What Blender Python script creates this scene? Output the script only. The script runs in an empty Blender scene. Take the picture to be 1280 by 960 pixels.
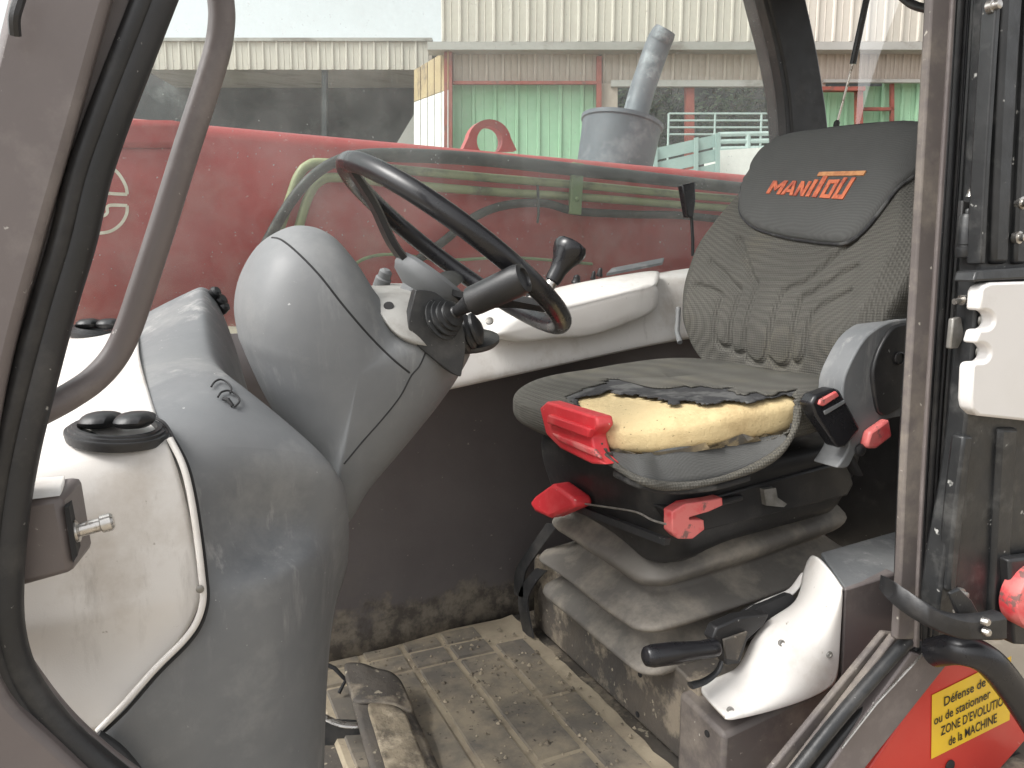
import bpy, bmesh, math, random
from mathutils import Vector as V, Matrix, noise
from mathutils.bvhtree import BVHTree
random.seed(7)
R = math.radians
S = bpy.context.scene
COL = S.collection

# ---------------------------------------------------------------- camera, sky, sun, exposure
FPX, YAW, HORIZ, EYE = 940.0, R(24.6), 350.0, 0.80
PIT = math.atan((480 - HORIZ) / FPX)
cam_d = bpy.data.cameras.new('camera')
cam_d.sensor_fit = 'HORIZONTAL'; cam_d.sensor_width = 36; cam_d.lens = 36 * FPX / 1280
cam_d.clip_start = 0.02; cam_d.clip_end = 2000
cam = bpy.data.objects.new('camera', cam_d); COL.objects.link(cam)
cam.location = (0, 0, EYE); cam.rotation_euler = (R(90) - PIT, 0, -YAW)
S.camera = cam

W = bpy.data.worlds.new('World'); S.world = W; W.use_nodes = True
nt = W.node_tree
bg = nt.nodes['Background']; bg.inputs['Strength'].default_value = 0.15
sky = nt.nodes.new('ShaderNodeTexSky'); sky.sky_type = 'NISHITA'; sky.sun_disc = False
SUN_EL, SUN_AZ = 50, 268           # azimuth measured clockwise from +Y
sky.sun_elevation = R(SUN_EL); sky.sun_rotation = R(SUN_AZ)
sky.dust_density = 4.0; sky.air_density = 1.0; sky.ozone_density = 1.0
hs = nt.nodes.new('ShaderNodeHueSaturation'); hs.inputs['Saturation'].default_value = 0.08
hs.inputs['Value'].default_value = 1.45
nt.links.new(sky.outputs[0], hs.inputs['Color']); nt.links.new(hs.outputs[0], bg.inputs['Color'])
sun_d = bpy.data.lights.new('sun', 'SUN'); sun_d.energy = 1.5; sun_d.angle = R(25); sun_d.color = (1, .96, .9)
sun = bpy.data.objects.new('sun', sun_d); COL.objects.link(sun)
_sd = V((math.sin(R(SUN_AZ)) * math.cos(R(SUN_EL)), math.cos(R(SUN_AZ)) * math.cos(R(SUN_EL)), math.sin(R(SUN_EL))))
sun.rotation_euler = _sd.to_track_quat('Z', 'Y').to_euler()
sun.location = (0, -3, 6)
S.view_settings.view_transform = 'Standard'; S.view_settings.look = 'None'
S.view_settings.gamma = 1.0; S.view_settings.use_curve_mapping = False
S.view_settings.exposure = 0.56
S.render.engine = 'CYCLES'
S.cycles.max_bounces = 10; S.cycles.transparent_max_bounces = 16

# ---------------------------------------------------------------- measuring: a point at a known X, Y, Z or distance along a sight line
_f = V((math.sin(YAW) * math.cos(PIT), math.cos(YAW) * math.cos(PIT), -math.sin(PIT)))
_r = V((math.cos(YAW), -math.sin(YAW), 0)); _u = _r.cross(_f); _c = V((0, 0, EYE))
def ray(x, y): return _f + _r * ((x - 640) / FPX) - _u * ((y - 480) / FPX)
def A(x, y, Y=None, X=None, Z=None, D=None):
    r = ray(x, y)
    t = Y / r.y if Y is not None else X / r.x if X is not None else (Z - EYE) / r.z if Z is not None else D
    return _c + r * t
def PJ(p):
    v = V(p) - _c; d = v.dot(_f)
    return 640 + FPX * v.dot(_r) / d, 480 - FPX * v.dot(_u) / d
def inpoly(x, y, poly):
    c = False; n = len(poly)
    for i in range(n):
        x1, y1 = poly[i]; x2, y2 = poly[(i + 1) % n]
        if (y1 > y) != (y2 > y) and x < (x2 - x1) * (y - y1) / (y2 - y1) + x1: c = not c
    return c

# ---------------------------------------------------------------- materials
MATS = {}
def mat(name, col, rough=.6, col2=None, scale=6., lo=.4, hi=.65, dirt=None, dscale=4., dlo=.55, dhi=.75, damt=1.,
        speck=None, sscale=120., sth=.72, bump=0., bscale=150., bump2=0., b2scale=12., metal=0., weave=0., wscale=60., spec=.5, stretch=(1, 1, 1), weave_col=None, foot=None, scuff=None):
    if name in MATS: return MATS[name]
    m = bpy.data.materials.new(name); m.use_nodes = True; MATS[name] = m
    n = m.node_tree.nodes; L = m.node_tree.links
    b = n['Principled BSDF']; b.inputs['Roughness'].default_value = rough; b.inputs['Metallic'].default_value = metal
    b.inputs['Specular IOR Level'].default_value = spec
    tc = n.new('ShaderNodeTexCoord'); mp = n.new('ShaderNodeMapping'); mp.inputs['Scale'].default_value = stretch
    L.new(tc.outputs['Object'], mp.inputs['Vector']); co = mp.outputs[0]
    def nz(sc, det=6, r=.6):
        t = n.new('ShaderNodeTexNoise'); t.inputs['Scale'].default_value = sc; t.inputs['Detail'].default_value = det
        t.inputs['Roughness'].default_value = r; L.new(co, t.inputs['Vector']); return t.outputs[0]
    def ramp(src, a, c):
        t = n.new('ShaderNodeMapRange'); t.inputs[1].default_value = a; t.inputs[2].default_value = c
        L.new(src, t.inputs[0]); return t.outputs[0]
    def mix(fac, c1, c2, amt=1.):
        t = n.new('ShaderNodeMix'); t.data_type = 'RGBA'
        if amt != 1.:
            q = n.new('ShaderNodeMath'); q.operation = 'MULTIPLY'; q.inputs[1].default_value = amt; L.new(fac, q.inputs[0]); fac = q.outputs[0]
        L.new(fac, t.inputs[0])
        for i, c in ((6, c1), (7, c2)):
            if hasattr(c, 'is_linked'): L.new(c, t.inputs[i])
            else: t.inputs[i].default_value = (*c, 1)
        return t.outputs[2]
    cur = tuple(col)
    col2 = col2 or tuple(c * .82 for c in col)
    cur = mix(ramp(nz(scale), lo, hi), cur, col2)
    if dirt:
        df = ramp(nz(dscale, 9, .68), .5 + (dlo - .5) * .62, .5 + (dhi - .5) * .62); cur = mix(df, cur, dirt, damt)
    if speck: cur = mix(ramp(nz(sscale, 3, .5), sth - .025, sth + .03), cur, speck)
    if scuff:     # long rubbed streaks: (colour, scale, amount)
        m3 = n.new('ShaderNodeMapping'); m3.inputs['Scale'].default_value = (1, 1, .16); m3.inputs['Rotation'].default_value = (.35, .5, 0)
        L.new(tc.outputs['Object'], m3.inputs['Vector'])
        t = n.new('ShaderNodeTexNoise'); t.inputs['Scale'].default_value = scuff[1]; t.inputs['Detail'].default_value = 9; t.inputs['Roughness'].default_value = .72
        L.new(m3.outputs[0], t.inputs['Vector'])
        ms = n.new('ShaderNodeMath'); ms.operation = 'MULTIPLY'; L.new(ramp(t.outputs[0], .54, .70), ms.inputs[0]); L.new(ramp(nz(3.1, 4), .44, .62), ms.inputs[1])
        cur = mix(ms.outputs[0], cur, scuff[0], scuff[2])
    if foot:      # mud splashed up from the floor: reaches unevenly to the given height
        sp = n.new('ShaderNodeSeparateXYZ'); L.new(tc.outputs['Object'], sp.inputs[0])
        q = n.new('ShaderNodeMath'); q.operation = 'MULTIPLY_ADD'; q.inputs[1].default_value = foot[1]; L.new(nz(11, 9, .7), q.inputs[0]); q.inputs[2].default_value = foot[0] - .5 * foot[1]
        q2 = n.new('ShaderNodeMath'); q2.operation = 'SUBTRACT'; L.new(q.outputs[0], q2.inputs[0]); L.new(sp.outputs[2], q2.inputs[1])
        mud = mix(ramp(nz(26, 8, .7), .42, .6), foot[2], foot[3]); cur = mix(ramp(q2.outputs[0], -.015, .03), cur, mud)
    h = None
    if weave:
        ws = []
        for ax in ('X', 'Z', 'Y'):
            w = n.new('ShaderNodeTexWave'); w.bands_direction = ax; w.inputs['Scale'].default_value = wscale
            w.inputs['Distortion'].default_value = .6; w.inputs['Detail'].default_value = 1; L.new(co, w.inputs['Vector']); ws.append(w.outputs[1])
        q = n.new('ShaderNodeMath'); q.operation = 'ADD'; L.new(ws[0], q.inputs[0]); L.new(ws[1], q.inputs[1])
        q2 = n.new('ShaderNodeMath'); q2.operation = 'ADD'; L.new(q.outputs[0], q2.inputs[0]); L.new(ws[2], q2.inputs[1])
        wf = ramp(q2.outputs[0], .5, 2.5)
        if weave_col: cur = mix(wf, weave_col, cur)
        bp = n.new('ShaderNodeBump'); bp.inputs['Strength'].default_value = weave; bp.inputs['Distance'].default_value = .002
        L.new(wf, bp.inputs['Height']); h = bp.outputs[0]
    L.new(cur, b.inputs['Base Color'])
    for st, sc, dist in ((bump, bscale, .001), (bump2, b2scale, .006)):
        if st:
            bp = n.new('ShaderNodeBump'); bp.inputs['Strength'].default_value = st; bp.inputs['Distance'].default_value = dist
            L.new(nz(sc, 5), bp.inputs['Height'])
            if h is not None: L.new(h, bp.inputs['Normal'])
            h = bp.outputs[0]
    if h is not None: L.new(h, b.inputs['Normal'])
    rr = ramp(nz(scale * 2.3), .3, .7)
    q = n.new('ShaderNodeMapRange'); q.inputs[3].default_value = max(.03, rough - .1); q.inputs[4].default_value = min(1, rough + .12)
    L.new(rr, q.inputs[0]); L.new(q.outputs[0], b.inputs['Roughness'])
    return m

M_ = dict(
    plastic=mat('grey_plastic', (.175, .180, .183), .60, (.135, .141, .147), 5, dirt=(.30, .30, .29), dscale=6, dlo=.54, dhi=.86, damt=.55, scuff=((.46, .45, .43), 26, .75), speck=(.45, .45, .43), sscale=130, sth=.755, bump=.25, bscale=900),
    column=mat('column_plastic', (.172, .178, .181), .58, (.135, .141, .147), 5, dirt=(.28, .28, .27), dscale=6, dlo=.55, dhi=.9, damt=.45, scuff=((.40, .40, .385), 30, .6), speck=(.40, .40, .40), sscale=150, sth=.77, bump=.2, bscale=900),
    cream=mat('cream_plastic', (.71, .69, .66), .48, (.65, .62, .585), 4, dirt=(.40, .345, .285), dscale=6, dlo=.54, dhi=.90, damt=.75, scuff=((.27, .24, .21), 34, .55), speck=(.3, .27, .22), sscale=90, sth=.74, bump=.15, bscale=800),
    taupe=mat('taupe_paint', (.15, .129, .125), .42, (.128, .11, .107), 5, dirt=(.30, .27, .25), dscale=7, dlo=.55, dhi=.8, damt=.45, speck=(.5, .48, .45), sscale=100, sth=.74, bump=.15, bscale=300),
    taupe_dirt_shade=mat('dirt_and_shade_taupe_paint', (.12, .104, .099), .6, (.10, .086, .08), 6, dirt=(.27, .235, .195), dscale=9, dlo=.45, dhi=.8, damt=.75, speck=(.45, .42, .37), sscale=80, sth=.72, bump=.3, bscale=200),  # real dirt on sill and side box; painted shade on the rear post
    door_black=mat('dirty_door_black', (.016, .017, .018), .38, (.028, .029, .03), 14, dirt=(.11, .11, .106), dscale=18, dlo=.58, dhi=.85, damt=.6, speck=(.38, .38, .36), sscale=60, sth=.73, bump=.3, bscale=150),
    pedal_mud=mat('pedal_mud', (.27, .225, .16), .9, (.12, .10, .075), 18, .42, .58, dirt=(.4, .34, .25), dscale=30, dlo=.5, dhi=.75, bump=.6, bscale=120, bump2=.7, b2scale=45),
    brown_panel=mat('dark_brown_panel', (.125, .112, .111), .6, (.108, .096, .096), 6, dirt=(.15, .135, .12), dscale=5, dlo=.55, dhi=.85, damt=.35, foot=(.10, .36, (.075, .065, .056), (.20, .175, .14)), speck=(.3, .27, .24), sscale=90, sth=.74, bump=.3, bscale=200),
    muddy=mat('muddy_steel', (.07, .063, .056), .75, (.105, .089, .072), 9, dirt=(.29, .245, .185), dscale=14, dlo=.5, dhi=.68, damt=.8, speck=(.33, .29, .22), sscale=60, sth=.68, bump=.5, bscale=120, bump2=.5, b2scale=40),
    mat_rubber=mat('floor_rubber', (.15, .132, .108), .85, (.115, .104, .09), 9, dirt=(.31, .26, .185), dscale=6, dlo=.40, dhi=.70, damt=.85, speck=(.07, .06, .05), sscale=70, sth=.68, bump=.4, bscale=160),
    column_top=mat('column_top_plastic', (.36, .355, .335), .55, (.30, .295, .28), 7, dirt=(.2, .19, .175), dscale=9, dlo=.5, dhi=.75, damt=.7, bump=.2, bscale=700),
    mat_base=mat('floor_dust', (.36, .305, .22), .9, (.26, .22, .16), 9, dirt=(.2, .16, .12), dscale=13, dlo=.5, dhi=.75, damt=.6, bump=.5, bscale=120),
    black=mat('black_plastic', (.015, .015, .016), .42, (.021, .021, .022), 10, dirt=(.075, .07, .066), dscale=12, dlo=.55, dhi=.85, damt=.45, speck=(.3, .3, .29), sscale=120, sth=.76, bump=.2, bscale=400),
    gloss=mat('gloss_black', (.012, .012, .014), .28, (.016, .016, .018), 10, speck=(.15, .15, .15), sscale=160, sth=.78),
    rubber=mat('black_rubber', (.016, .017, .018), .44, (.028, .028, .03), 8, dirt=(.09, .085, .08), dscale=9, dlo=.52, dhi=.8, damt=.5, speck=(.35, .34, .32), sscale=130, sth=.74, bump=.3, bscale=250),
    bellow=mat('bellows_rubber', (.135, .125, .112), .65, (.11, .101, .09), 7, dirt=(.32, .285, .235), dscale=8, dlo=.42, dhi=.75, damt=.7, bump=.3, bscale=150),
    fabric=mat('seat_fabric', (.125, .120, .106), .95, (.10, .097, .087), 7, dirt=(.155, .138, .098), dscale=4, dlo=.5, dhi=.8, damt=.6, weave=.6, wscale=70, weave_col=(.075, .072, .065), spec=.2, bump=.4, bscale=420),
    headfab=mat('head_panel_fabric', (.115, .116, .112), .95, (.098, .099, .096), 7, weave=.25, wscale=150, weave_col=(.08, .08, .078), bump=.4, bscale=420, spec=.2, speck=(.2, .2, .19), sscale=140, sth=.76),
    lining=mat('torn_lining', (.03, .03, .032), .85, (.09, .09, .088), 22, .5, .6, bump=.5, bscale=150),
    foam=mat('seat_foam', (.68, .54, .30), .95, (.62, .48, .26), 9, dirt=(.36, .25, .12), dscale=9, dlo=.56, dhi=.88, damt=.7, speck=(.25, .18, .09), sscale=170, sth=.70, bump=.9, bscale=380, bump2=.5, b2scale=45),
    foam_dirty=mat('grimy_foam', (.34, .265, .15), .95, (.115, .105, .09), 9, .40, .60, dirt=(.58, .46, .27), dscale=12, dlo=.58, dhi=.8, bump=.6, bscale=200),
    red=mat('red_plastic', (.60, .035, .045), .42, (.66, .10, .10), 18, .5, .75, speck=(.7, .4, .36), sscale=120, sth=.72),
    red_worn=mat('worn_red_plastic', (.62, .16, .15), .5, (.60, .05, .06), 22, .45, .6, dirt=(.2, .1, .09), dscale=30, dlo=.62, dhi=.7),
    boom=mat('boom_red_paint', (.46, .045, .042), .4, (.36, .035, .034), 3.5, dirt=(.46, .17, .15), dscale=3.2, dlo=.48, dhi=.78, damt=.7, scuff=((.16, .06, .05), 9, .7), speck=(.55, .3, .28), sscale=55, sth=.74, bump=.1, bscale=100),
    body_red=mat('body_red_paint', (.60, .05, .035), .35, (.54, .045, .035), 4, speck=(.6, .35, .3), sscale=60, sth=.75),
    pipe=mat('olive_pipe', (.36, .38, .20), .5, (.28, .31, .16), 6, dirt=(.09, .09, .06), dscale=5, dlo=.5, dhi=.75),
    clamp=mat('olive_clamp', (.22, .30, .14), .5, (.18, .25, .12), 12, dirt=(.07, .08, .05), dscale=16),
    hose=mat('black_hose', (.025, .027, .026), .55, (.035, .038, .036), 9, dirt=(.08, .08, .07), dscale=8),
    chrome=mat('bare_steel', (.62, .60, .57), .28, (.45, .43, .4), 30, metal=.9, dirt=(.2, .17, .14), dscale=40, dlo=.6, dhi=.7),
    white_panel=mat('white_door_plastic', (.70, .68, .66), .45, (.66, .64, .61), 6, dirt=(.45, .40, .36), dscale=5, dlo=.6, dhi=.85, damt=.5, speck=(.4, .36, .32), sscale=90, sth=.76),
    exhaust=mat('sooty_grey_steel', (.13, .142, .16), .55, (.09, .10, .115), 9, dirt=(.34, .36, .38), dscale=9, dlo=.55, dhi=.7, damt=.6, metal=.1),
    exhaust_hood=mat('grey_hood_paint', (.10, .112, .132), .5, (.08, .09, .105), 7, dirt=(.2, .21, .23), dscale=5),
    orange=mat('orange_embroidery', (.62, .17, .08), .8, (.42, .10, .06), 70, .45, .6, bump=.4, bscale=500),
    orange_top=mat('faded_orange_embroidery', (.62, .30, .13), .8, (.48, .2, .09), 70, .45, .6, bump=.4, bscale=500),
    yellow=mat('sticker_yellow', (.85, .56, .03), .4, (.80, .51, .04), 14, speck=(.4, .3, .1), sscale=90, sth=.75),
    ink=mat('sticker_ink', (.02, .018, .015), .5),
    logo=mat('logo_cream', (.85, .80, .70), .5, (.6, .52, .42), 20),
    seam=mat('seam_shadow_gap', (.02, .02, .021), .8),
    screw=mat('dull_screw', (.30, .29, .27), .45, (.2, .19, .17), 60, metal=.6),
    beige_clad=mat('beige_cladding', (.58, .54, .48), .7, (.50, .465, .415), 1.2, dirt=(.27, .22, .18), dscale=.8, dlo=.5, dhi=.8, damt=.6, stretch=(1, 1, .35)),
    stained_clad=mat('stained_cladding', (.46, .40, .35), .75, (.37, .31, .26), 1.1, dirt=(.2, .16, .135), dscale=1.0, dlo=.45, dhi=.8, damt=.7, stretch=(1, 1, .4)),
    green_clad=mat('green_cladding', (.30, .50, .33), .6, (.25, .43, .28), .8, dirt=(.36, .5, .33), dscale=1.3, dlo=.55, dhi=.8, damt=.5, stretch=(1, 1, .4)),
    wood_clad=mat('tan_boards', (.43, .33, .19), .8, (.35, .26, .15), 1.5, dirt=(.2, .15, .1), dscale=2),
    white_clad=mat('white_boards', (.75, .74, .72), .7, (.68, .67, .65), 1.5),
    gutter=mat('grey_gutter', (.36, .35, .33), .6, (.30, .29, .27), 1.0, dirt=(.18, .16, .14), dscale=1.2, stretch=(.3, 1, 1)),
    rust=mat('red_steel', (.27, .07, .05), .6, (.22, .055, .04), 3, dirt=(.12, .06, .045), dscale=4),
    galv=mat('galvanised_rail', (.38, .46, .44), .5, (.32, .4, .38), 3),
    trailer=mat('trailer_green_grey', (.30, .40, .38), .6, (.25, .35, .33), 2),
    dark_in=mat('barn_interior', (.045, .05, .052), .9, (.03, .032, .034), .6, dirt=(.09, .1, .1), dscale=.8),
    gravel=mat('yard_gravel', (.30, .26, .20), .95, (.24, .2, .155), .6, dirt=(.36, .31, .24), dscale=6, bump=.4, bscale=30),
    leaf=mat('hedge_leaf', (.06, .085, .05), .8, (.04, .06, .035), 2),
    bark=mat('bark', (.09, .07, .05), .9),
    roofing=mat('cab_headliner', (.12, .12, .12), .9),
)
def glass(name, dust=.06, tint=(.86, .95, .90)):
    m = bpy.data.materials.new(name); m.use_nodes = True; n = m.node_tree.nodes; L = m.node_tree.links
    for x in list(n): n.remove(x)
    out = n.new('ShaderNodeOutputMaterial'); tr = n.new('ShaderNodeBsdfTransparent'); tr.inputs[0].default_value = (*tint, 1)
    gl = n.new('ShaderNodeBsdfGlossy'); gl.inputs['Roughness'].default_value = .02
    fr = n.new('ShaderNodeFresnel'); fr.inputs[0].default_value = 1.38
    m1 = n.new('ShaderNodeMixShader'); L.new(fr.outputs[0], m1.inputs[0]); L.new(tr.outputs[0], m1.inputs[1]); L.new(gl.outputs[0], m1.inputs[2])
    df = n.new('ShaderNodeBsdfDiffuse'); df.inputs[0].default_value = (.72, .76, .73, 1)
    tl = n.new('ShaderNodeBsdfTranslucent'); tl.inputs[0].default_value = (.72, .76, .73, 1)
    ds = n.new('ShaderNodeMixShader'); ds.inputs[0].default_value = .5; L.new(df.outputs[0], ds.inputs[1]); L.new(tl.outputs[0], ds.inputs[2])
    tc = n.new('ShaderNodeTexCoord')
    nz = n.new('ShaderNodeTexNoise'); nz.inputs['Scale'].default_value = 5; nz.inputs['Detail'].default_value = 8; nz.inputs['Roughness'].default_value = .7
    L.new(tc.outputs['Object'], nz.inputs['Vector'])
    mr = n.new('ShaderNodeMapRange'); mr.inputs[1].default_value = .35; mr.inputs[2].default_value = .75; mr.inputs[3].default_value = dust * .5; mr.inputs[4].default_value = dust * 1.9
    L.new(nz.outputs[0], mr.inputs[0])
    n2 = n.new('ShaderNodeTexNoise'); n2.inputs['Scale'].default_value = 140; n2.inputs['Detail'].default_value = 2; L.new(tc.outputs['Object'], n2.inputs['Vector'])
    r2 = n.new('ShaderNodeMapRange'); r2.inputs[1].default_value = .70; r2.inputs[2].default_value = .80; r2.inputs[3].default_value = 0; r2.inputs[4].default_value = .35
    L.new(n2.outputs[0], r2.inputs[0])
    ad = n.new('ShaderNodeMath'); ad.operation = 'ADD'; ad.use_clamp = True; L.new(mr.outputs[0], ad.inputs[0]); L.new(r2.outputs[0], ad.inputs[1])
    m2 = n.new('ShaderNodeMixShader'); L.new(ad.outputs[0], m2.inputs[0]); L.new(m1.outputs[0], m2.inputs[1]); L.new(ds.outputs[0], m2.inputs[2])
    L.new(m2.outputs[0], out.inputs[0]); MATS[name] = m; return m
M_['pane'] = glass('dusty_side_glass', .155, (.90, .97, .93))
M_['pane_rear'] = glass('clear_rear_glass', .015, (.97, .98, .97))

# ---------------------------------------------------------------- building helpers
def thing(name, label, cat, loc, group=None):
    o = bpy.data.objects.new(name, None); COL.objects.link(o); o.location = loc; o.empty_display_size = .1
    o['label'] = label; o['category'] = cat
    if group: o['group'] = group
    return o
def tag(o, label, cat, group=None):
    o['label'] = label; o['category'] = cat
    if group: o['group'] = group
    return o
def wloc(o):
    p = V(o.location)
    while o.parent: o = o.parent; p += V(o.location)
    return p
def mk(name, verts, faces, m, parent=None, smooth=True, label=None, bevel=0, sub=0, solid=0, auto=None, world=True):
    """one mesh object from world coordinates; its origin sits at the middle of its own vertices"""
    verts = [V(v) for v in verts]
    c = V((0, 0, 0))
    me = bpy.data.meshes.new(name); me.from_pydata([tuple(v) for v in verts], [], faces); me.update()
    bm = bmesh.new(); bm.from_mesh(me); bmesh.ops.remove_doubles(bm, verts=bm.verts, dist=1e-6)
    bmesh.ops.recalc_face_normals(bm, faces=bm.faces); bm.to_mesh(me); bm.free()
    if m: me.materials.append(m if not isinstance(m, str) else M_[m])
    for p in me.polygons: p.use_smooth = smooth
    o = bpy.data.objects.new(name, me); COL.objects.link(o)
    if parent is not None:
        o.parent = parent
        if world: o.location = -wloc(parent)
    if solid:
        s = o.modifiers.new('s', 'SOLIDIFY'); s.thickness = abs(solid); s.offset = -1 if solid > 0 else 1
    if bevel:
        b = o.modifiers.new('b', 'BEVEL'); b.width = bevel; b.segments = 2; b.limit_method = 'ANGLE'; b.angle_limit = R(35)
    if sub:
        s = o.modifiers.new('u', 'SUBSURF'); s.levels = sub; s.render_levels = sub
    if smooth and not sub:
        mo = me
        if hasattr(mo, 'set_sharp_from_angle'): mo.set_sharp_from_angle(angle=R(auto or 40))
    if label: o['label'] = label
    return o
def boxg(c, sx, sy, sz, rot=None):
    rot = rot or Matrix.Identity(3); c = V(c)
    vs = [c + rot @ V((x * sx / 2, y * sy / 2, z * sz / 2)) for x in (-1, 1) for y in (-1, 1) for z in (-1, 1)]
    return vs, [(0, 1, 3, 2), (4, 6, 7, 5), (0, 4, 5, 1), (2, 3, 7, 6), (0, 2, 6, 4), (1, 5, 7, 3)]
def box(name, c, s, m, parent=None, bevel=.003, rot=None, **k):
    v, f = boxg(c, *s, rot); return mk(name, v, f, m, parent, bevel=bevel, **k)
def frame(d, up=V((0, 0, 1))):
    d = d.normalized()
    if abs(d.dot(up)) > .98: up = V((1, 0, 0))
    a = d.cross(up).normalized(); b = a.cross(d).normalized(); return a, b
def spline(pts, n=6):
    pts = [V(p) for p in pts]; out = []
    for i in range(len(pts) - 1):
        p0 = pts[max(i - 1, 0)]; p1 = pts[i]; p2 = pts[i + 1]; p3 = pts[min(i + 2, len(pts) - 1)]
        for k in range(n):
            t = k / n
            out.append(.5 * ((2 * p1) + (p2 - p0) * t + (2 * p0 - 5 * p1 + 4 * p2 - p3) * t * t + (3 * p1 - p0 - 3 * p2 + p3) * t ** 3))
    out.append(pts[-1]); return out
def tubeg(pts, rad, seg=12, closed=False, flat=1., up=None):
    n = len(pts); vs = []; fs = []; prev = None
    for i, p in enumerate(pts):
        a = pts[(i - 1) % n] if (i > 0 or closed) else p; b = pts[(i + 1) % n] if (i < n - 1 or closed) else p
        d = (b - a).normalized()
        if up is not None: s, t = frame(d, up)
        elif prev is None: s, t = frame(d)
        else:
            s = (prev - d * prev.dot(d)).normalized(); t = s.cross(d)
        prev = s
        r = rad(i / (n - 1)) if callable(rad) else rad
        for k in range(seg):
            q = 2 * math.pi * k / seg; vs.append(p + s * math.cos(q) * r + t * math.sin(q) * r * flat)
    for i in range(n if closed else n - 1):
        for k in range(seg):
            fs.append((i * seg + k, i * seg + (k + 1) % seg, ((i + 1) % n) * seg + (k + 1) % seg, ((i + 1) % n) * seg + k))
    if not closed: fs.append(tuple(range(seg))[::-1]); fs.append(tuple((n - 1) * seg + k for k in range(seg)))
    return vs, fs
def tube(name, pts, rad, m, parent=None, seg=12, closed=False, sm=0, flat=1., up=None, **k):
    pts = spline(pts, sm) if sm else [V(p) for p in pts]
    v, f = tubeg(pts, rad, seg, closed, flat, up); return mk(name, v, f, m, parent, **k)
def latheg(base, axis, prof, seg=28):
    """prof: (radius, height along axis)"""
    a, b = frame(V(axis)); ax = V(axis).normalized(); base = V(base); vs = []; fs = []
    for r, h in prof:
        for k in range(seg):
            q = 2 * math.pi * k / seg; vs.append(base + ax * h + (a * math.cos(q) + b * math.sin(q)) * max(r, 1e-5))
    for i in range(len(prof) - 1):
        for k in range(seg): fs.append((i * seg + k, i * seg + (k + 1) % seg, (i + 1) * seg + (k + 1) % seg, (i + 1) * seg + k))
    fs.append(tuple(range(seg))[::-1]); fs.append(tuple((len(prof) - 1) * seg + k for k in range(seg)))
    return vs, fs
def lathe(name, base, axis, prof, m, parent=None, seg=28, **k):
    v, f = latheg(base, axis, prof, seg); return mk(name, v, f, m, parent, **k)
def netg(rows):
    nr, nc = len(rows), len(rows[0])
    return [V(p) for r in rows for p in r], [(i * nc + j, i * nc + j + 1, (i + 1) * nc + j + 1, (i + 1) * nc + j) for i in range(nr - 1) for j in range(nc - 1)]
def net(name, rows, m, parent=None, sub=3, thick=.004, **k):
    """a moulded sheet through a net of points, thickened away from the side it shows"""
    v, f = netg(rows); o = mk(name, v, f, m, parent, sub=0, **k)
    if sub:
        s = o.modifiers.new('u', 'SUBSURF'); s.levels = sub; s.render_levels = sub
    if thick:
        me = o.data; c = sum((p.normal.dot(V(p.center) - _c) * p.area for p in me.polygons))
        so = o.modifiers.new('s', 'SOLIDIFY'); so.thickness = thick; so.offset = 1 if c > 0 else -1
    return o
def ringloft(rings, cap=True):
    n = len(rings[0]); vs = [V(p) for r in rings for p in r]; fs = []
    for i in range(len(rings) - 1):
        for k in range(n): fs.append((i * n + k, i * n + (k + 1) % n, (i + 1) * n + (k + 1) % n, (i + 1) * n + k))
    if cap: fs.append(tuple(range(n))[::-1]); fs.append(tuple((len(rings) - 1) * n + k for k in range(n)))
    return vs, fs
def prism(name, poly, d, m, parent=None, **k):
    """a polygon of 3D points pushed along d"""
    poly = [V(p) for p in poly]; d = V(d); v, f = ringloft([poly, [p + d for p in poly]]); return mk(name, v, f, m, parent, **k)
def join(parts):
    vs = []; fs = []
    for v, f in parts:
        o = len(vs); vs += list(v); fs += [tuple(i + o for i in q) for q in f]
    return vs, fs
def bvh(o):
    dg = bpy.context.evaluated_depsgraph_get(); dg.update(); e = o.evaluated_get(dg); me = e.to_mesh()
    mw = Matrix.Translation(wloc(o)); t = BVHTree.FromPolygons([mw @ v.co for v in me.vertices], [tuple(p.vertices) for p in me.polygons]); e.to_mesh_clear(); return t
def hit(tree, x, y, off=0.):
    d = ray(x, y).normalized(); p, n, i, dist = tree.ray_cast(_c, d)
    if p is None:
        for rad in (2, 4, 8, 14, 22, 34, 50):
            for k in range(12):
                p, n, i, dist = tree.ray_cast(_c, ray(x + rad * math.cos(k * .5236), y + rad * math.sin(k * .5236)).normalized())
                if p is not None: break
            if p is not None: break
    if p is None: return None
    if n.dot(d) > 0: n = -n
    return p + n * off
def seam(name, tree, pix, r, m, parent, off=0., n=8, **k):
    pp = spline([V((a, b, 0)) for a, b in pix], n); pts = [hit(tree, q.x, q.y, off) for q in pp]; pts = [p for p in pts if p is not None]
    return tube(name, pts, r, m, parent, seg=8, **k)
def struct(o): o['kind'] = 'structure'; return o

# ================================================================= SETTING: ground, farm buildings
GZ = -1.0
g = mk('ground', [(-600, -300, GZ), (900, -300, GZ), (900, 1200, GZ), (-600, 1200, GZ)], [(0, 1, 2, 3)], 'gravel'); struct(g)

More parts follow.
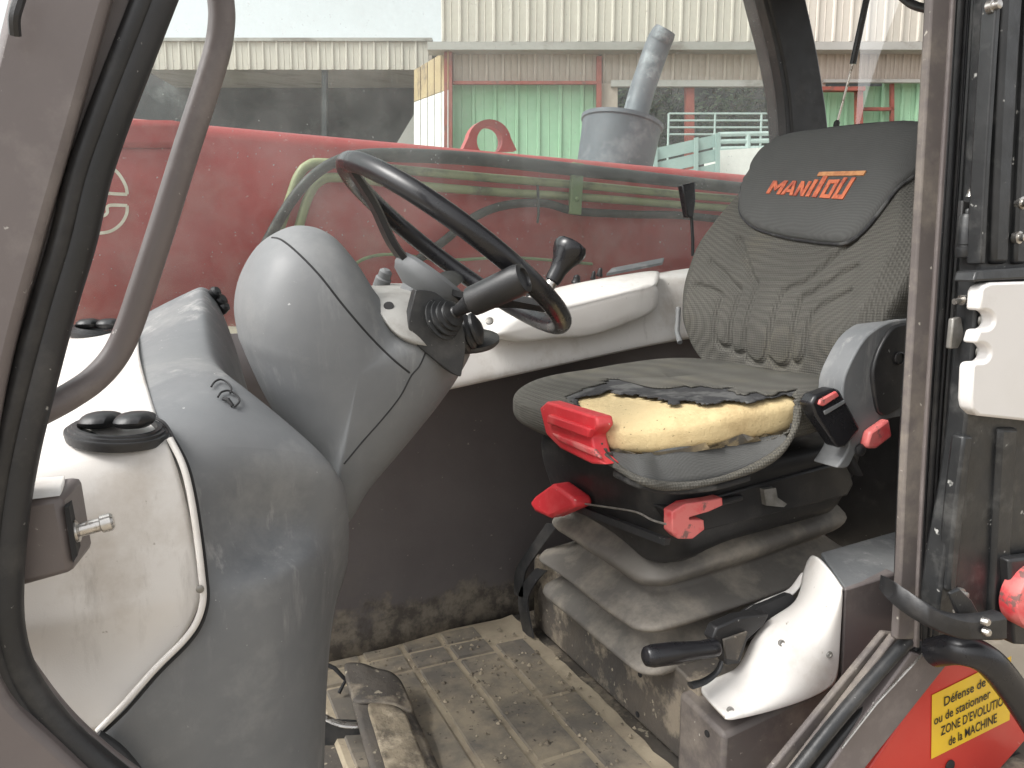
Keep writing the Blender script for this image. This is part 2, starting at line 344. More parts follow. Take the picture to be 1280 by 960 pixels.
# the barns face the sight line: local axes a (right), n (away), z
FD = 20.0
ba = _r.copy(); bn = V((math.sin(YAW), math.cos(YAW), 0)); KS = FD / (FPX * math.cos(PIT))
def F(x, y, d=0.):
    """point of the barn front seen at x, y; d pushes it back"""
    r = ray(x, y); t = (FD + d) / r.dot(bn); return _c + r * t
def strip_mesh(name, w, h, dep=.05):
    # one rib-edged sheet: flat pan with a folded rib on one edge
    pr = [(0, 0), (.06 * w, -dep), (.16 * w, -dep), (.22 * w, 0), (.55 * w, 0), (.58 * w, -.3 * dep), (.62 * w, 0), (w - .004, 0), (w - .004, .02), (0, .02)]
    rings = [[ba * a + bn * d for a, d in pr], [ba * a + bn * d + V((0, 0, h)) for a, d in pr]]
    v, f = ringloft(rings); me = bpy.data.meshes.new(name); me.from_pydata([tuple(p) for p in v], [], f); me.update(); return me
def strips(parent, name, x0, x1, ytop, ybot, pitch, m, d=0.):
    p0 = F(x0, ybot, d); top = F(x0, ytop, d); h = top.z - p0.z; n = max(1, round((x1 - x0) / pitch))
    w = (F(x1, ybot, d) - p0).dot(ba) / n
    me = strip_mesh(name, w, h); me.materials.append(M_[m])
    for i in range(n):
        o = bpy.data.objects.new(name, me); COL.objects.link(o); o.parent = parent
        o.location = p0 + ba * (w * i) + bn * random.uniform(-.012, .012) - wloc(parent)
def fbox(parent, name, x0, y0, x1, y1, m, th=.15, d=0.):
    a = F(x0, y0, d); b = F(x1, y0, d); c = F(x1, y1, d); e = F(x0, y1, d)
    return prism(name, [a, b, c, e], bn * th, m, parent, smooth=False)
base = F(860, 430); base.z = GZ
barn = thing('barn', 'large beige barn with ribbed cladding and green sliding doors across the yard', 'barn', base)
strips(barn, 'cladding_sheet', 552, 1420, -330, 52, 21, 'beige_clad')
strips(barn, 'cladding_sheet', 566, 748, 62, 103, 20, 'stained_clad', .15)
strips(barn, 'cladding_sheet', 752, 1032, 62, 108, 21, 'stained_clad', .15)
strips(barn, 'cladding_sheet', 1032, 1420, 64, 101, 10.5, 'stained_clad', .15)
strips(barn, 'door_sheet', 566, 746, 105, 520, 26, 'green_clad', .35)
strips(barn, 'door_sheet', 1117, 1420, 100, 520, 20, 'green_clad', .35)
strips(barn, 'door_sheet', 990, 1076, 108, 520, 20, 'green_clad', .5)
strips(barn, 'door_sheet', 1076, 1120, 102, 520, 19, 'green_clad', .4)
fbox(barn, 'gutter', 534, 52, 1420, 62, 'gutter', .5, -.25)
fbox(barn, 'door_track', 566, 101, 750, 105, 'rust', .1, .0)
fbox(barn, 'door_track', 1030, 99, 1420, 103, 'gutter', .1, .05)
fbox(barn, 'post', 555, 62, 565, 520, 'rust', .25, -.1)
fbox(barn, 'post', 746, 70, 752, 520, 'rust', .2, -.02)
fbox(barn, 'post', 858, 104, 868, 520, 'rust', .25, .1)
fbox(barn, 'post', 1072, 108, 1079, 520, 'rust', .2, .0)
fbox(barn, 'lintel', 1025, 108, 1082, 113, 'rust', .2, -.05)
fbox(barn, 'lintel', 764, 100, 1020, 108, 'gutter', .12, -.0)
fbox(barn, 'rail', 1080, 134, 1118, 138, 'rust', .1, .2)
fbox(barn, 'rail', 1114, 104, 1118, 520, 'rust', .1, .2)
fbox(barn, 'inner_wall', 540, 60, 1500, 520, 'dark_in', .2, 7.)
fbox(barn, 'side_pier', 752, 104, 772, 520, 'stained_clad', .2, .1)
# open leaf of tan and white boards
lf = thing('open_barn_door', 'open barn door leaf, tan boards above and white boards below', 'barn door', F(560, 430, -.2) * 1.0)
for k in range(5):
    for (nm, t0, t1, b0, b1, mm) in (('tan_board', 88, 62, 127, 111, 'wood_clad'), ('white_board', 128, 112, 470, 470, 'white_clad')):
        u0, u1 = k / 5 + .012, (k + 1) / 5 - .012
        def Q(u, ya, yb): return F(517 + 43 * u, ya + (yb - ya) * u, 2.6 * (1 - u) - .15)
        a, b, c, e = Q(u0, t0, t1), Q(u1, t0, t1), Q(u1, b0, b1), Q(u0, b0, b1)
        prism(nm, [a, b, c, e], (bn * .6 + ba * .8) * .06, mm, lf, smooth=False)
base = F(470, 430, 4); base.z = GZ
ann = thing('open_shed', 'low pale shed with dark open front left of the barn', 'shed', base)
strips(ann, 'cladding_sheet', 120, 536, 50, 87, 17, 'beige_clad', 4.)
fbox(ann, 'roof_edge', 118, 47, 540, 51, 'gutter', 6, 3.9)
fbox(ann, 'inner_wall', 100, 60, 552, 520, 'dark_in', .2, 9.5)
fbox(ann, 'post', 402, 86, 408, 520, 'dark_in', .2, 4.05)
v = [F(536, 52, 4), F(536, 52, 9.6), F(536, 520, 9.6), F(536, 520, 4)]
prism('side_wall', v, ba * .1, 'stained_clad', ann, smooth=False)
# pale concrete ramp wall beside the shed
prism('barrier_wall', [F(494, 182, 3), F(524, 132, 3), F(535, 132, 3), F(535, 520, 3), F(494, 520, 3)], bn * .3, 'gutter', ann, smooth=False)

# cattle gates, trailer
def gate(label, x0, x1, y0, y1, d, slope=0, bars=5, th=.035):
    p = F(x0, y1, d); t = thing('cattle_gate', label, 'gate', (p.x, p.y, GZ), 'cattle gates in front of the barn')
    for k in range(bars):
        y = y0 + (y1 - y0) * k / (bars - 1); tube('rail', [F(x0, y, d), F(x1, y + slope, d)], th, 'galv', t, seg=8)
    for k in range(4):
        x = x0 + (x1 - x0) * k / 3; q = F(x, y1 + slope * k / 3, d); q.z = GZ
        tube('upright', [F(x, y0 + slope * k / 3, d), q], th * 1.2, 'galv', t, seg=8)
    return t
gate('tall galvanised cattle gate with thin rails at the back, under the barn opening', 836, 1010, 142, 168, -1.6, 0, 4, .022)
gate('low galvanised cattle gate in front of the white trailer body', 898, 1010, 168, 186, -3.2, -2, 3, .05)
p = F(860, 300, -4)
tr = thing('livestock_trailer', 'grey-green ribbed trailer side standing in front of the barn opening', 'trailer', (p.x, p.y, GZ))
for k in range(3):
    ya, yb = 186 + k * 18, 168 + k * 18
    prism('side_board', [F(816, ya, -4), F(896, yb, -4), F(896, yb + 15, -4), F(816, ya + 15, -4)], bn * .06, 'trailer', tr, smooth=False)
for x in (817, 868, 895):
    t_ = (x - 816) / 80; prism('stake', [F(x, 184 - 18 * t_, -4.08), F(x + 5, 183 - 18 * t_, -4.08), F(x + 5, 300, -4.08), F(x, 300, -4.08)], bn * .06, 'trailer', tr, smooth=False)
q = [F(898, 188, -3.6), F(1020, 180, -3.6), F(1020, 330, -3.6), F(898, 330, -3.6)]
prism('white_body', q, bn * 1.2, 'white_clad', tr, smooth=False)
prism('floor_rail', [F(816, 300, -4.0), F(1020, 300, -4.0), F(1020, 312, -4.0), F(816, 312, -4.0)], bn * 1.5, 'trailer', tr, smooth=False)
for x in (850, 960):
    q = F(x, 320, -3.3); q.z = GZ + .38; lathe('wheel', q, bn, [(.3, 0), (.38, .03), (.38, .2), (.3, .23)], 'rubber', tr)
# shrubs in the gloom of the opening and a far tree line
def shrub(name, label, c, rx, rz, n, group=None):
    t = thing(name, label, 'shrub', (c.x, c.y, GZ), group); vs = []; fs = []
    for i in range(n):
        d = V((random.gauss(0, 1), random.gauss(0, 1), random.gauss(0, 1))).normalized() * random.random() ** .4
        lump = 1 + .35 * noise.noise(d * 2.3 + V((c.x, 0, 0)))
        p = c + V((d.x * rx * lump, d.y * rx * lump, d.z * rz * lump)); s = random.uniform(.06, .14)
        a = V((random.gauss(0, 1), random.gauss(0, 1), random.gauss(0, 1))).normalized(); b = a.orthogonal().normalized()
        k = len(vs); vs += [p + a * s, p + b * s * .5, p - a * s, p - b * s * .5]; fs.append((k, k + 1, k + 2, k + 3))
    me = bpy.data.meshes.new('foliage'); me.from_pydata([tuple(q) for q in vs], [], fs); me.materials.append(M_['leaf'])
    o = bpy.data.objects.new('foliage', me); COL.objects.link(o); o.parent = t; o.location = -wloc(t)
    q = V((c.x, c.y, GZ)); tube('stem', [q, (q + c) / 2 + V((.1, 0, 0)), c], lambda u: .09 - .05 * u, 'bark', t, seg=7)
shrub('shrub', 'dark shrub in the barn opening left of the red post', F(810, 150, 3), 1.3, 1.5, 1500, 'shrubs in the barn opening')
shrub('shrub', 'dark shrub in the barn opening right of the red post', F(925, 150, 3.5), 1.5, 1.5, 1700, 'shrubs in the barn opening')

# ================================================================= MACHINE OUTSIDE THE CAB: boom, exhaust
BY = 1.86
bm_ = thing('lifting_boom', 'long dusty red steel boom behind the cab window with olive pipes', 'boom', (.8, BY + .2, .7))
def bz(x): return 1.150 - .014 * (x + .1)
rings = []
for X in (-2.2, -.6, 0, .6, 1.2, 2.0, 3.4):
    zt = bz(X); zb = zt - .455; r = .035; ring = []
    for (cy, cz, a0) in ((BY + r, zt - r, 180), (BY + .36 - r, zt - r, 90), (BY + .36 - r, zb + r, 0), (BY + r, zb + r, -90)):
        for k in range(5):
            a = R(a0 - 90 * k / 4); ring.append(V((X, cy + r * math.cos(a), cz + r * math.sin(a))))
    rings.append(ring)
v, f = ringloft(rings); beam = mk('beam', v, f, 'boom', bm_)
net('wear_plate', [[A(x, y, Y=BY - .006) for x in (-60, 60, 200, 235)] for y in (150, 168, 185)], 'boom', bm_, sub=1, thick=.005)
zl = lambda X, dz: bz(X) - dz
def BP(x, y, dy=.03): return A(x, y, Y=BY - dy)
tube('pipe', [BP(345, 300), BP(362, 250), BP(372, 222), BP(385, 207), BP(410, 204), BP(520, 214), BP(620, 223), BP(720, 231), BP(860, 244), BP(1000, 256), BP(1300, 285)], .011, 'pipe', bm_, sm=5)
tube('pipe', [BP(372, 290), BP(384, 250), BP(398, 228), BP(425, 222), BP(520, 232), BP(620, 240), BP(720, 246), BP(860, 257), BP(1000, 268), BP(1300, 297)], .011, 'pipe', bm_, sm=5)
tube('hose', [BP(300, 380, .05), BP(330, 310, .05), BP(365, 250, .06), BP(400, 213, .06), BP(440, 196, .05), BP(500, 194, .05), BP(600, 199, .05), BP(700, 210, .05), BP(860, 228, .05), BP(1000, 243, .05), BP(1300, 275, .05)], lambda u: .012 + .005 * min(1, max(0, (u - .35) / .15)), 'hose', bm_, sm=6)
tube('hose', [BP(500, 340, .04), BP(550, 305, .04), BP(590, 273, .05), BP(630, 257, .05), BP(680, 254, .045), BP(720, 264, .04), BP(790, 268, .04), BP(860, 270, .04), BP(1000, 285, .04), BP(1300, 310, .04)], .011, 'hose', bm_, sm=6)
tube('hose', [BP(430, 345, .03), BP(452, 325, .03), BP(490, 318, .03), BP(560, 325, .03), BP(640, 322, .03), BP(740, 330, .03)], .004, 'clamp', bm_, sm=6, seg=8)
c = BP(720, 236, .05)
cl = box('clamp', c, (.036, .014, .135), 'clamp', bm_, rot=Matrix.Rotation(R(3), 3, 'Y'))
lathe('bolt', BP(721, 249, .056), (0, -1, 0), [(.007, 0), (.007, .006), (.004, .008)], 'clamp', cl, seg=6)
tube('cable_tie', [BP(672, 232, .045), BP(673, 250, .062), BP(673, 268, .06), BP(672, 278, .03)], .0035, 'hose', bm_, seg=6)
# lifting eye on top
zt = 0
outer = []; inner = []
for k in range(25):
    a = R(-25 + 230 * k / 24); outer.append((612 + 29 * math.cos(a) , 180 - 31 * math.sin(a)))
outer = [(646, 188)] + [(612 + 27 * math.cos(R(10 + 160 * k / 14)), 177 - 28 * math.sin(R(10 + 160 * k / 14))) for k in range(15)] + [(578, 188)]
nO = len(outer)
inner = [(612 + 16 * math.cos(R(-45 + 270 * k / (nO - 1))), 176 - 18 * math.sin(R(-45 + 270 * k / (nO - 1)))) for k in range(nO)]
yo = BY + .1
vs = [A(x, y, Y=yo) for x, y in outer] + [A(x, y, Y=yo) for x, y in inner] + [A(x, y, Y=yo) + V((0, .03, 0)) for x, y in outer] + [A(x, y, Y=yo) + V((0, .03, 0)) for x, y in inner]
fs = []
for k in range(nO - 1):
    fs += [(k, k + 1, nO + k + 1, nO + k), (2 * nO + k, 3 * nO + k, 3 * nO + k + 1, 2 * nO + k + 1), (k, 2 * nO + k, 2 * nO + k + 1, k + 1), (nO + k, nO + k + 1, 3 * nO + k + 1, 3 * nO + k)]
fs += [(0, nO, 3 * nO, 2 * nO), (nO - 1, 3 * nO - 1, 4 * nO - 1, 2 * nO - 1)]
mk('lifting_eye', vs, fs, 'boom', bm_, auto=30)
# white outlined letter marks on the boom
def flatstrip(name, pix, w, m, parent, Y):
    pts = spline([V((a, b, 0)) for a, b in pix], 6); lo = []; hi = []
    for i, p in enumerate(pts):
        d = (pts[min(i + 1, len(pts) - 1)] - pts[max(i - 1, 0)]).normalized(); nn = V((-d.y, d.x, 0)) * w / 2
        lo.append(A(p.x + nn.x, p.y + nn.y, Y=Y)); hi.append(A(p.x - nn.x, p.y - nn.y, Y=Y))
    v, f = netg([lo, hi]); return mk(name, v, f, m, parent)
flatstrip('emblem_stroke', [(118, 205), (135, 207), (148, 217), (157, 232), (159, 243)], 4, 'logo', bm_, BY - .002)
flatstrip('emblem_stroke', [(159, 243), (140, 242), (128, 240), (124, 228), (118, 222)], 4, 'logo', bm_, BY - .0022)
flatstrip('emblem_stroke', [(159, 257), (158, 268), (150, 281), (135, 290), (110, 292)], 4, 'logo', bm_, BY - .002)
flatstrip('emblem_stroke', [(159, 257), (136, 257), (134, 266), (128, 270), (112, 271)], 4, 'logo', bm_, BY - .0022)

ex = thing('exhaust_stack', 'sooty grey exhaust pipe rising from a round grey collar behind the boom', 'exhaust', (1.6, 2.7, .9))
c = A(773, 200, Y=2.7); ax = (A(781, 145, Y=2.72) - c)
e0 = A(778, 152, Y=2.7); rr = (A(820, 155, Y=2.7) - A(736, 155, Y=2.7)).length / 2
axc = (A(781, 160, Y=2.7) - A(772, 210, Y=2.7)).normalized()
lathe('collar', e0 - axc * .55, axc, [(rr * .86, 0), (rr * .98, .50), (rr * 1.0, .53), (rr * 1.04, .535), (rr * 1.04, .55), (rr * .98, .552), (rr * .9, .50), (rr * .8, .2)], 'exhaust_hood', ex, seg=40)
box('base_cover', (1.75, 2.75, .35), (1.3, .75, 1.1), 'exhaust_hood', ex, bevel=.04)
p0 = A(772, 190, Y=2.7); p1 = A(800, 140, Y=2.7); p2 = A(818, 75, Y=2.7); p3 = A(826, 52, Y=2.7); p4 = A(833, 44, Y=2.68)
tube('pipe', spline([p0 + (p0 - p1) * .5, A(788, 160, Y=2.7), A(803, 112, Y=2.7), A(818, 68, Y=2.7), A(826, 48, Y=2.69)], 6), .052, 'exhaust', ex, seg=24)
lathe('pipe_tip', A(824, 52, Y=2.69), (A(836, 30, Y=2.66) - A(824, 52, Y=2.69)), [(.051, 0), (.050, .03), (.044, .05), (.040, .03), (.038, 0)], 'exhaust', ex, seg=24)
# ================================================================= CAB SHELL
def pstrip(name, rows, Y, dep, m, parent, sm=4, bevel=.002, **k):
    """a pressed metal or rubber strip: left and right edge at each height, dep deep behind plane Y"""
    l = spline([V((a, y, 0)) for a, b, y in rows], sm); r = spline([V((b, y, 0)) for a, b, y in rows], sm)
    rings = []
    for p, q in zip(l, r):
        a = A(p.x, p.y, Y=Y); b = A(q.x, q.y, Y=Y)
        rings.append([a, b, b + V((0, dep, 0)), a + V((0, dep, 0))])
    v, f = ringloft(rings); return mk(name, v, f, m, parent, bevel=bevel, **k)
DY = .70
cab = thing('cab_frame', 'taupe cab frame with black door seals, grab rail and windows', 'vehicle cab', (.5, 1.15, 0))
# --- near front pillar
pstrip('front_pillar', [(70, 240, -260), (22, 158, -60), (8, 137, 0), (-30, 95, 150), (-75, 52, 300), (-120, 12, 450), (-150, -14, 600), (-160, -24, 700), (-150, -18, 800), (-120, 10, 875), (-60, 70, 935), (0, 150, 1010)], DY - .015, .07, 'taupe', cab, bevel=.006)
pstrip('pillar_return', [(238, 268, -260), (156, 182, -60), (135, 164, 0), (93, 122, 150), (50, 82, 300), (10, 46, 450), (-16, 14, 600), (-26, 0, 700), (-20, 2, 800), (2, 22, 870)], DY + .005, .05, 'brown_panel', cab)
tube('door_seal', [A(x, y, Y=DY + .012) for x, y in ((300, -260), (218, -50), (198, 0), (170, 72), (140, 150), (116, 222), (98, 300), (74, 380), (50, 470), (28, 560), (14, 640), (7, 720), (9, 790), (28, 850), (70, 908), (120, 955), (190, 1010))], .0135, 'rubber', cab, sm=5, up=V((0, 1, 0)))
tube('door_seal', [A(x, y, Y=DY + .004) for x, y in ((282, -260), (196, -50), (178, 0), (150, 72), (120, 150), (95, 222), (76, 300), (52, 380), (27, 470), (6, 560), (-8, 640), (-14, 720), (-12, 792), (8, 858), (50, 920), (100, 968), (170, 1024))], .0085, 'black', cab, sm=5, up=V((0, 1, 0)))
tube('seal_lip', [A(x, y, Y=DY + .03) for x, y in ((15, 770), (28, 815), (50, 850), (80, 888), (112, 920), (150, 952), (220, 1000))], .005, 'taupe', cab, sm=5)
tube('grab_rail', [A(255, -120, Y=.77), A(268, -60, Y=.77), A(276, 0, Y=.77), A(277, 28, Y=.77), A(272, 62, Y=.77), A(258, 110, Y=.77), A(232, 190, Y=.77), A(204, 280, Y=.77), A(178, 360, Y=.77), A(160, 412, Y=.77), A(143, 446, Y=.768), A(118, 474, Y=.76), A(86, 496, Y=.75), A(52, 514, Y=.735), A(22, 528, Y=.72)], .0118, 'taupe', cab, sm=6, seg=18)
tube('rail_slot_strip', [A(x - 14, y, Y=.775) for x, y in ((262, 100), (232, 195), (204, 285), (182, 352), (168, 392))], .0032, 'rubber', cab, sm=5, seg=8)
tube('mirror_cable', [A(33, -30, Y=.66), A(24, 0, Y=.66), A(18, 22, Y=.66), A(19, 44, Y=.665)], .004, 'rubber', cab, sm=5, seg=8)
# --- door striker block on the front pillar
sb = []
for x0, y0, x1, y1, Yd in ((22, 742, 92, 718, .735), (18, 735, 98, 705, .742), (27, 628, 82, 616, .742), (32, 620, 79, 610, .752)):
    pass
c0 = [A(18, 737, Y=.735), A(92, 716, Y=.735), A(76, 620, Y=.735), A(29, 626, Y=.735)]
c1 = [p + V((.012, .055, .004)) for p in c0]
v, f = ringloft([c0, c1]); st = mk('striker_block', v, f, 'taupe', cab, bevel=.006)
prism('slot_plate', [A(80, 634, Y=.733), A(86, 634, Y=.733), A(97, 694, Y=.733), A(91, 704, Y=.733)], (0, .05, 0), 'seam', st)
prism('cap', [A(29, 626, Y=.734), A(77, 620, Y=.734), A(78, 607, Y=.755), A(34, 610, Y=.755)], (0, .03, .002), 'cream', st, bevel=.003)
pa, pb = A(88, 666, Y=.745), A(124, 656, Y=.745)
lathe('striker_pin', pa, pb - pa, [(.010, 0), (.010, .006), (.0062, .008), (.0062, .024), (.0082, .025), (.0082, .033), (.006, .035)], 'chrome', st, seg=20)
# --- rear post of the door opening with its seals
pstrip('rear_post', [(1178, 1206, -260), (1165, 1191, 0), (1148, 1172, 300), (1133, 1156, 560), (1126, 1148, 720), (1121, 1146, 800)], DY, .012, 'taupe_dirt_shade', cab, bevel=.003)  # same paint as the front pillar; its shade is put into this darker colour
pstrip('post_edge', [(1206, 1211, -260), (1191, 1196, 0), (1172, 1177, 300), (1156, 1160, 560), (1148, 1152, 720), (1145, 1150, 810)], DY - .004, .014, 'chrome' if False else 'taupe', cab)
for a, w, yy, mm in ((7, 9, .706, 'rubber'), (17, 5, .702, 'black'), (23, 12, .708, 'rubber')):
    ctr = [(1204 + a + w / 2, -260), (1190 + a + w / 2, 0), (1172 + a * .95 + w / 2, 300), (1156 + a * .85 + w / 2, 560), (1148 + a * .8 + w / 2, 720), (1146 + a * .75 + w / 2, 815)]
    tube('post_seal', [A(x, y, Y=yy) for x, y in ctr], w * .00040, mm, cab, sm=4, seg=10, flat=1.3)
pstrip('post_back', [(1200, 1290, -260), (1196, 1276, 0), (1178, 1262, 300), (1160, 1245, 560), (1150, 1232, 800)], DY + .03, .05, 'black', cab)
# --- sloping sill over the wheel arch
def sstrip(name, a0, a1, b0, b1, Y, dep, m, **k):
    return prism(name, [A(*a0, Y=Y), A(*a1, Y=Y), A(*b1, Y=Y), A(*b0, Y=Y)], (0, dep, 0), m, cab, bevel=.003, **k)
sstrip('sill_step', (925, 1010), (1106, 790), (962, 1010), (1126, 792), DY + .035, .010, 'taupe_dirt_shade')
sstrip('sill_inner', (955, 1010), (1120, 794), (978, 1010), (1134, 800), DY + .02, .012, 'taupe_dirt_shade')
tube('sill_seal', [A(968, 1000, Y=DY + .01), A(1040, 908, Y=DY + .01), A(1100, 838, Y=DY + .01), A(1135, 800, Y=DY + .01)], .010, 'rubber', cab, sm=4)
tube('sill_seal', [A(990, 1000, Y=DY + .012), A(1060, 912, Y=DY + .012), A(1120, 842, Y=DY + .012), A(1155, 806, Y=DY + .012)], .0075, 'black', cab, sm=4)
sstrip('sill_flange', (1000, 1010), (1140, 815), (1043, 1010), (1187, 828), DY, .03, 'taupe')
tube('flange_edge', [A(1052, 935, Y=DY - .003), A(1095, 880, Y=DY - .003), A(1164, 806, Y=DY - .003)], .0018, 'chrome', cab, seg=6)
# --- right-hand side: lower panel, window, rear pillar
wl = []
for X in (-.2, .1, .3, .55, .74, 1.0, 1.4, 1.8):
    wl.append([V((X, 1.50 + .085 * min(max((X - .28) / .46, 0), 1.2) + .0, z)) for z in (-.02, .1, .3, .5, .70)])
net('side_panel', wl, 'brown_panel', cab, sub=1, thick=.01)
box('rear_panel', (1.80, 1.15, .42), (.04, .96, .92), 'black', cab)
box('roof', (1.14, 1.15, 1.66), (1.46, 1.02, .06), 'roofing', cab, bevel=.02)
pstrip('far_rear_pillar', [(900, 960, -260), (944, 992, -70), (961, 1008, 0), (976, 1021, 60), (986, 1030, 115), (990, 1036, 165), (994, 1041, 260), (996, 1044, 420)], 1.60, .09, 'black', cab, bevel=.006)
pstrip('window_gasket', [(892, 903, -260), (937, 948, -70), (954, 965, 0), (969, 980, 60), (979, 990, 115), (983, 993, 165), (987, 997, 260)], 1.605, .03, 'rubber', cab)
pe_ = [A(x, y, Y=1.64) for x, y in ((918, -260), (966, -70), (986, 0), (1000, 60), (1009, 115), (1014, 165), (1018, 260), (1020, 420))]
pane = mk('side_window', [V((-1.0, 1.64, .62))] + pe_[::-1] + [V((-1.0, 1.64, pe_[0].z))], [tuple(range(len(pe_) + 2))], 'pane', cab)
mk('rear_window', [(1.80, .72, .88), (1.80, 1.60, .88), (1.80, 1.60, 1.62), (1.80, .72, 1.62)], [(0, 1, 2, 3)], 'pane_rear', cab)
gs = tube('gas_strut', [A(1090, -40, X=1.66), A(1083, 0, X=1.66), A(1066, 80, X=1.66)], .0085, 'gloss', cab, seg=12)
tube('rod', [A(1066, 80, X=1.66), A(1046, 155, X=1.66)], .0032, 'chrome', gs, seg=8)
lathe('end_fitting', A(1047, 150, X=1.66), A(1044, 162, X=1.66) - A(1047, 150, X=1.66), [(.004, 0), (.008, .006), (.008, .016), (.004, .02)], 'black', gs, seg=10)
tube('roof_cable', [A(1105, -30, X=1.5), A(1130, -2, X=1.5), A(1150, 9, X=1.5), A(1185, 14, X=1.5)], .009, 'rubber', cab, sm=5)

# ================================================================= FLOOR, MAT, PEDESTAL
fl = box('cab_floor', (.55, 1.12, -.035), (1.5, .96, .05), 'muddy', bevel=.002); struct(fl)
mt = thing('floor_mat', 'dusty tan ribbed rubber mat on the cab floor before the seat', 'floor mat', (.55, 1.2, 0))
def matx(y): return .735 + .0 * y
# mat base with a ragged right edge
b = []
for i in range(30):
    Y = .62 + .93 * i / 29
    xr = .715 + .012 * noise.noise(V((Y * 14, 0, 1))) + .006 * noise.noise(V((Y * 60, 0, 1)))
    z = .006 + .004 * noise.noise(V((Y * 8, 2, 0)))
    b.append([V((.225, Y, -.008)), V((.23, Y, .002)), V((.45, Y, .003)), V((.68, Y, .003)), V((xr, Y, z)), V((xr + .004, Y, -.008))])
v, f = netg(b); mk('mat_base', v, f, 'mat_base', mt)
# pads: columns between the ribs run across the cab (along Y), rows split them near the wall
XL = [.235, .335, .425, .515, .610, .690]
YL = [1.535, 1.475, 1.405]
def pad(x0, x1, y0, y1):
    h = .0075; g = .0055; n = 5
    x0 += g; x1 -= g; y0 += g; y1 -= g
    top = []; 
    ix = .003
    wv = lambda x, y: .0016 * noise.noise(V((x * 22, y * 22, 5)))
    vs = [V((x0, y0, .0)), V((x1, y0, .0)), V((x1, y1, .0)), V((x0, y1, .0)),
          V((x0 + ix, y0 + ix, h + wv(x0, y0))), V((x1 - ix, y0 + ix, h + wv(x1, y0))), V((x1 - ix, y1 - ix, h + wv(x1, y1))), V((x0 + ix, y1 - ix, h + wv(x0, y1)))]
    mk('mat_pad', vs, [(4, 5, 6, 7), (0, 1, 5, 4), (1, 2, 6, 5), (2, 3, 7, 6), (3, 0, 4, 7)], 'mat_rubber', mt, smooth=False)
for i in range(5):
    xa, xb = XL[i], XL[i + 1]
    if i < 4:
        pad(xa, xb, YL[1], YL[0] - .02 + .016 * i * .5); pad(xa, xb, YL[2], YL[1])
        pad(xa, xb, 1.0 + .03 * (i % 2), YL[2]); pad(xa, xb, .70, 1.0 + .03 * (i % 2))
    else:
        pad(xa, xb, 1.2, 1.44); pad(xa, xb, .70, 1.2)
# pedestal under the seat
pd = thing('seat_pedestal', 'muddy dark steel box carrying the seat on the cab floor', 'seat base', (.95, 1.2, 0))
PX = .742
top = .17
vs = [V((PX, 1.50, 0)), V((PX, .90, 0)), V((PX, .90, top - .02)), V((PX, 1.04, top)), V((PX, 1.36, top + .0)), V((PX, 1.50, top))]
prism('housing', vs, (.55, 0, 0), 'muddy', pd, bevel=.004)
tb = V((.95, .86, 0))
# side box that carries the brake lever, with rear riser
sb0 = [A(901, 921, X=.725), ]
hx0, hy0, hy1, ht = .722, .815, .925, .125
vs = [V((hx0, hy0, 0)), V((hx0, hy1, 0)), V((hx0, hy1, ht + .012)), V((hx0, hy0, ht))]
v, f = ringloft([vs, [p + V((.42, 0, .0 if i < 2 else .055)) for i, p in enumerate(vs)]]); mk('side_box', v, f, 'taupe_dirt_shade', pd, bevel=.007)
for (x, y) in ((884, 917), (800, 843), (797, 893)): lathe('bolt_hole', A(x, y, X=.7215 if x > 870 else PX - .001), (-1, 0, 0), [(.0055, 0), (.0055, .0012), (.003, .0012)], 'seam', pd, seg=12)
r0 = [A(1056, 736, Y=.80), A(1122, 716, Y=.80), A(1122, 810, Y=.80), A(1052, 860, Y=.80)]
r0b = [A(1076, 736, Y=.80), A(1122, 716, Y=.80), A(1122, 810, Y=.80), A(1072, 850, Y=.80)]
v, f = ringloft([r0, [p + V((0, .085, .005)) for p in r0b]]); rs = mk('riser_box', v, f, 'taupe', pd, bevel=.004)
t0 = [A(1056, 735, Y=.802), A(1128, 714, Y=.802), A(1150, 655, Y=.95), A(1026, 690, Y=.90)]
prism('riser_top', t0, (0, 0, -.012), 'plastic', pd, bevel=.003)

# pedals
pe = thing('brake_pedal', 'mud-caked tilted pedal plate left of the floor mat', 'pedal', (.36, 1.2, .02))
t0 = [A(428, 832, Y=1.36), A(500, 850, Y=1.30), A(560, 985, Y=1.03), A(470, 985, Y=1.05)]
rows = []
for i in range(9):
    u = i / 8; l = t0[0].lerp(t0[3], u); r = t0[1].lerp(t0[2], u)
    rows.append([l.lerp(r, j / 5) + V((0, 0, .004 * noise.noise(V((i * .9, j * .9, 0))) + .008 * math.sin(math.pi * j / 5))) for j in range(6)])
net('mud_plate', rows, 'muddy', pe, sub=1, thick=.012)
l, r = [], []
rows2 = [[p + V((0, 0, .006 + .006 * noise.noise(p * 40))) for p in rr_[1:5]] for rr_ in rows[3:]]
net('dried_mud', rows2, 'pedal_mud', pe, sub=2, thick=.004)
rows3 = [[p + V((0, 0, .007 + .008 * noise.noise(p * 60))) for p in rr_] for rr_ in rows[:4]]
net('tread_rubber', rows3, 'muddy', pe, sub=2, thick=.008)
tube('bracket', [A(400, 893, Y=1.22), A(425, 905, Y=1.2), A(455, 905, Y=1.2), A(480, 890, Y=1.23)], .007, 'chrome', pe, sm=4, flat=.5)
prism('pedal_arm', [A(400, 905, Y=1.25), A(462, 908, Y=1.22), A(465, 935, Y=1.22), A(400, 935, Y=1.25)], (0, .02, 0), 'rubber', pe)
tube('linkage', [A(402, 828, Y=1.38), A(418, 835, Y=1.37), A(432, 850, Y=1.36), A(424, 866, Y=1.36)], .004, 'seam', pe, seg=6)

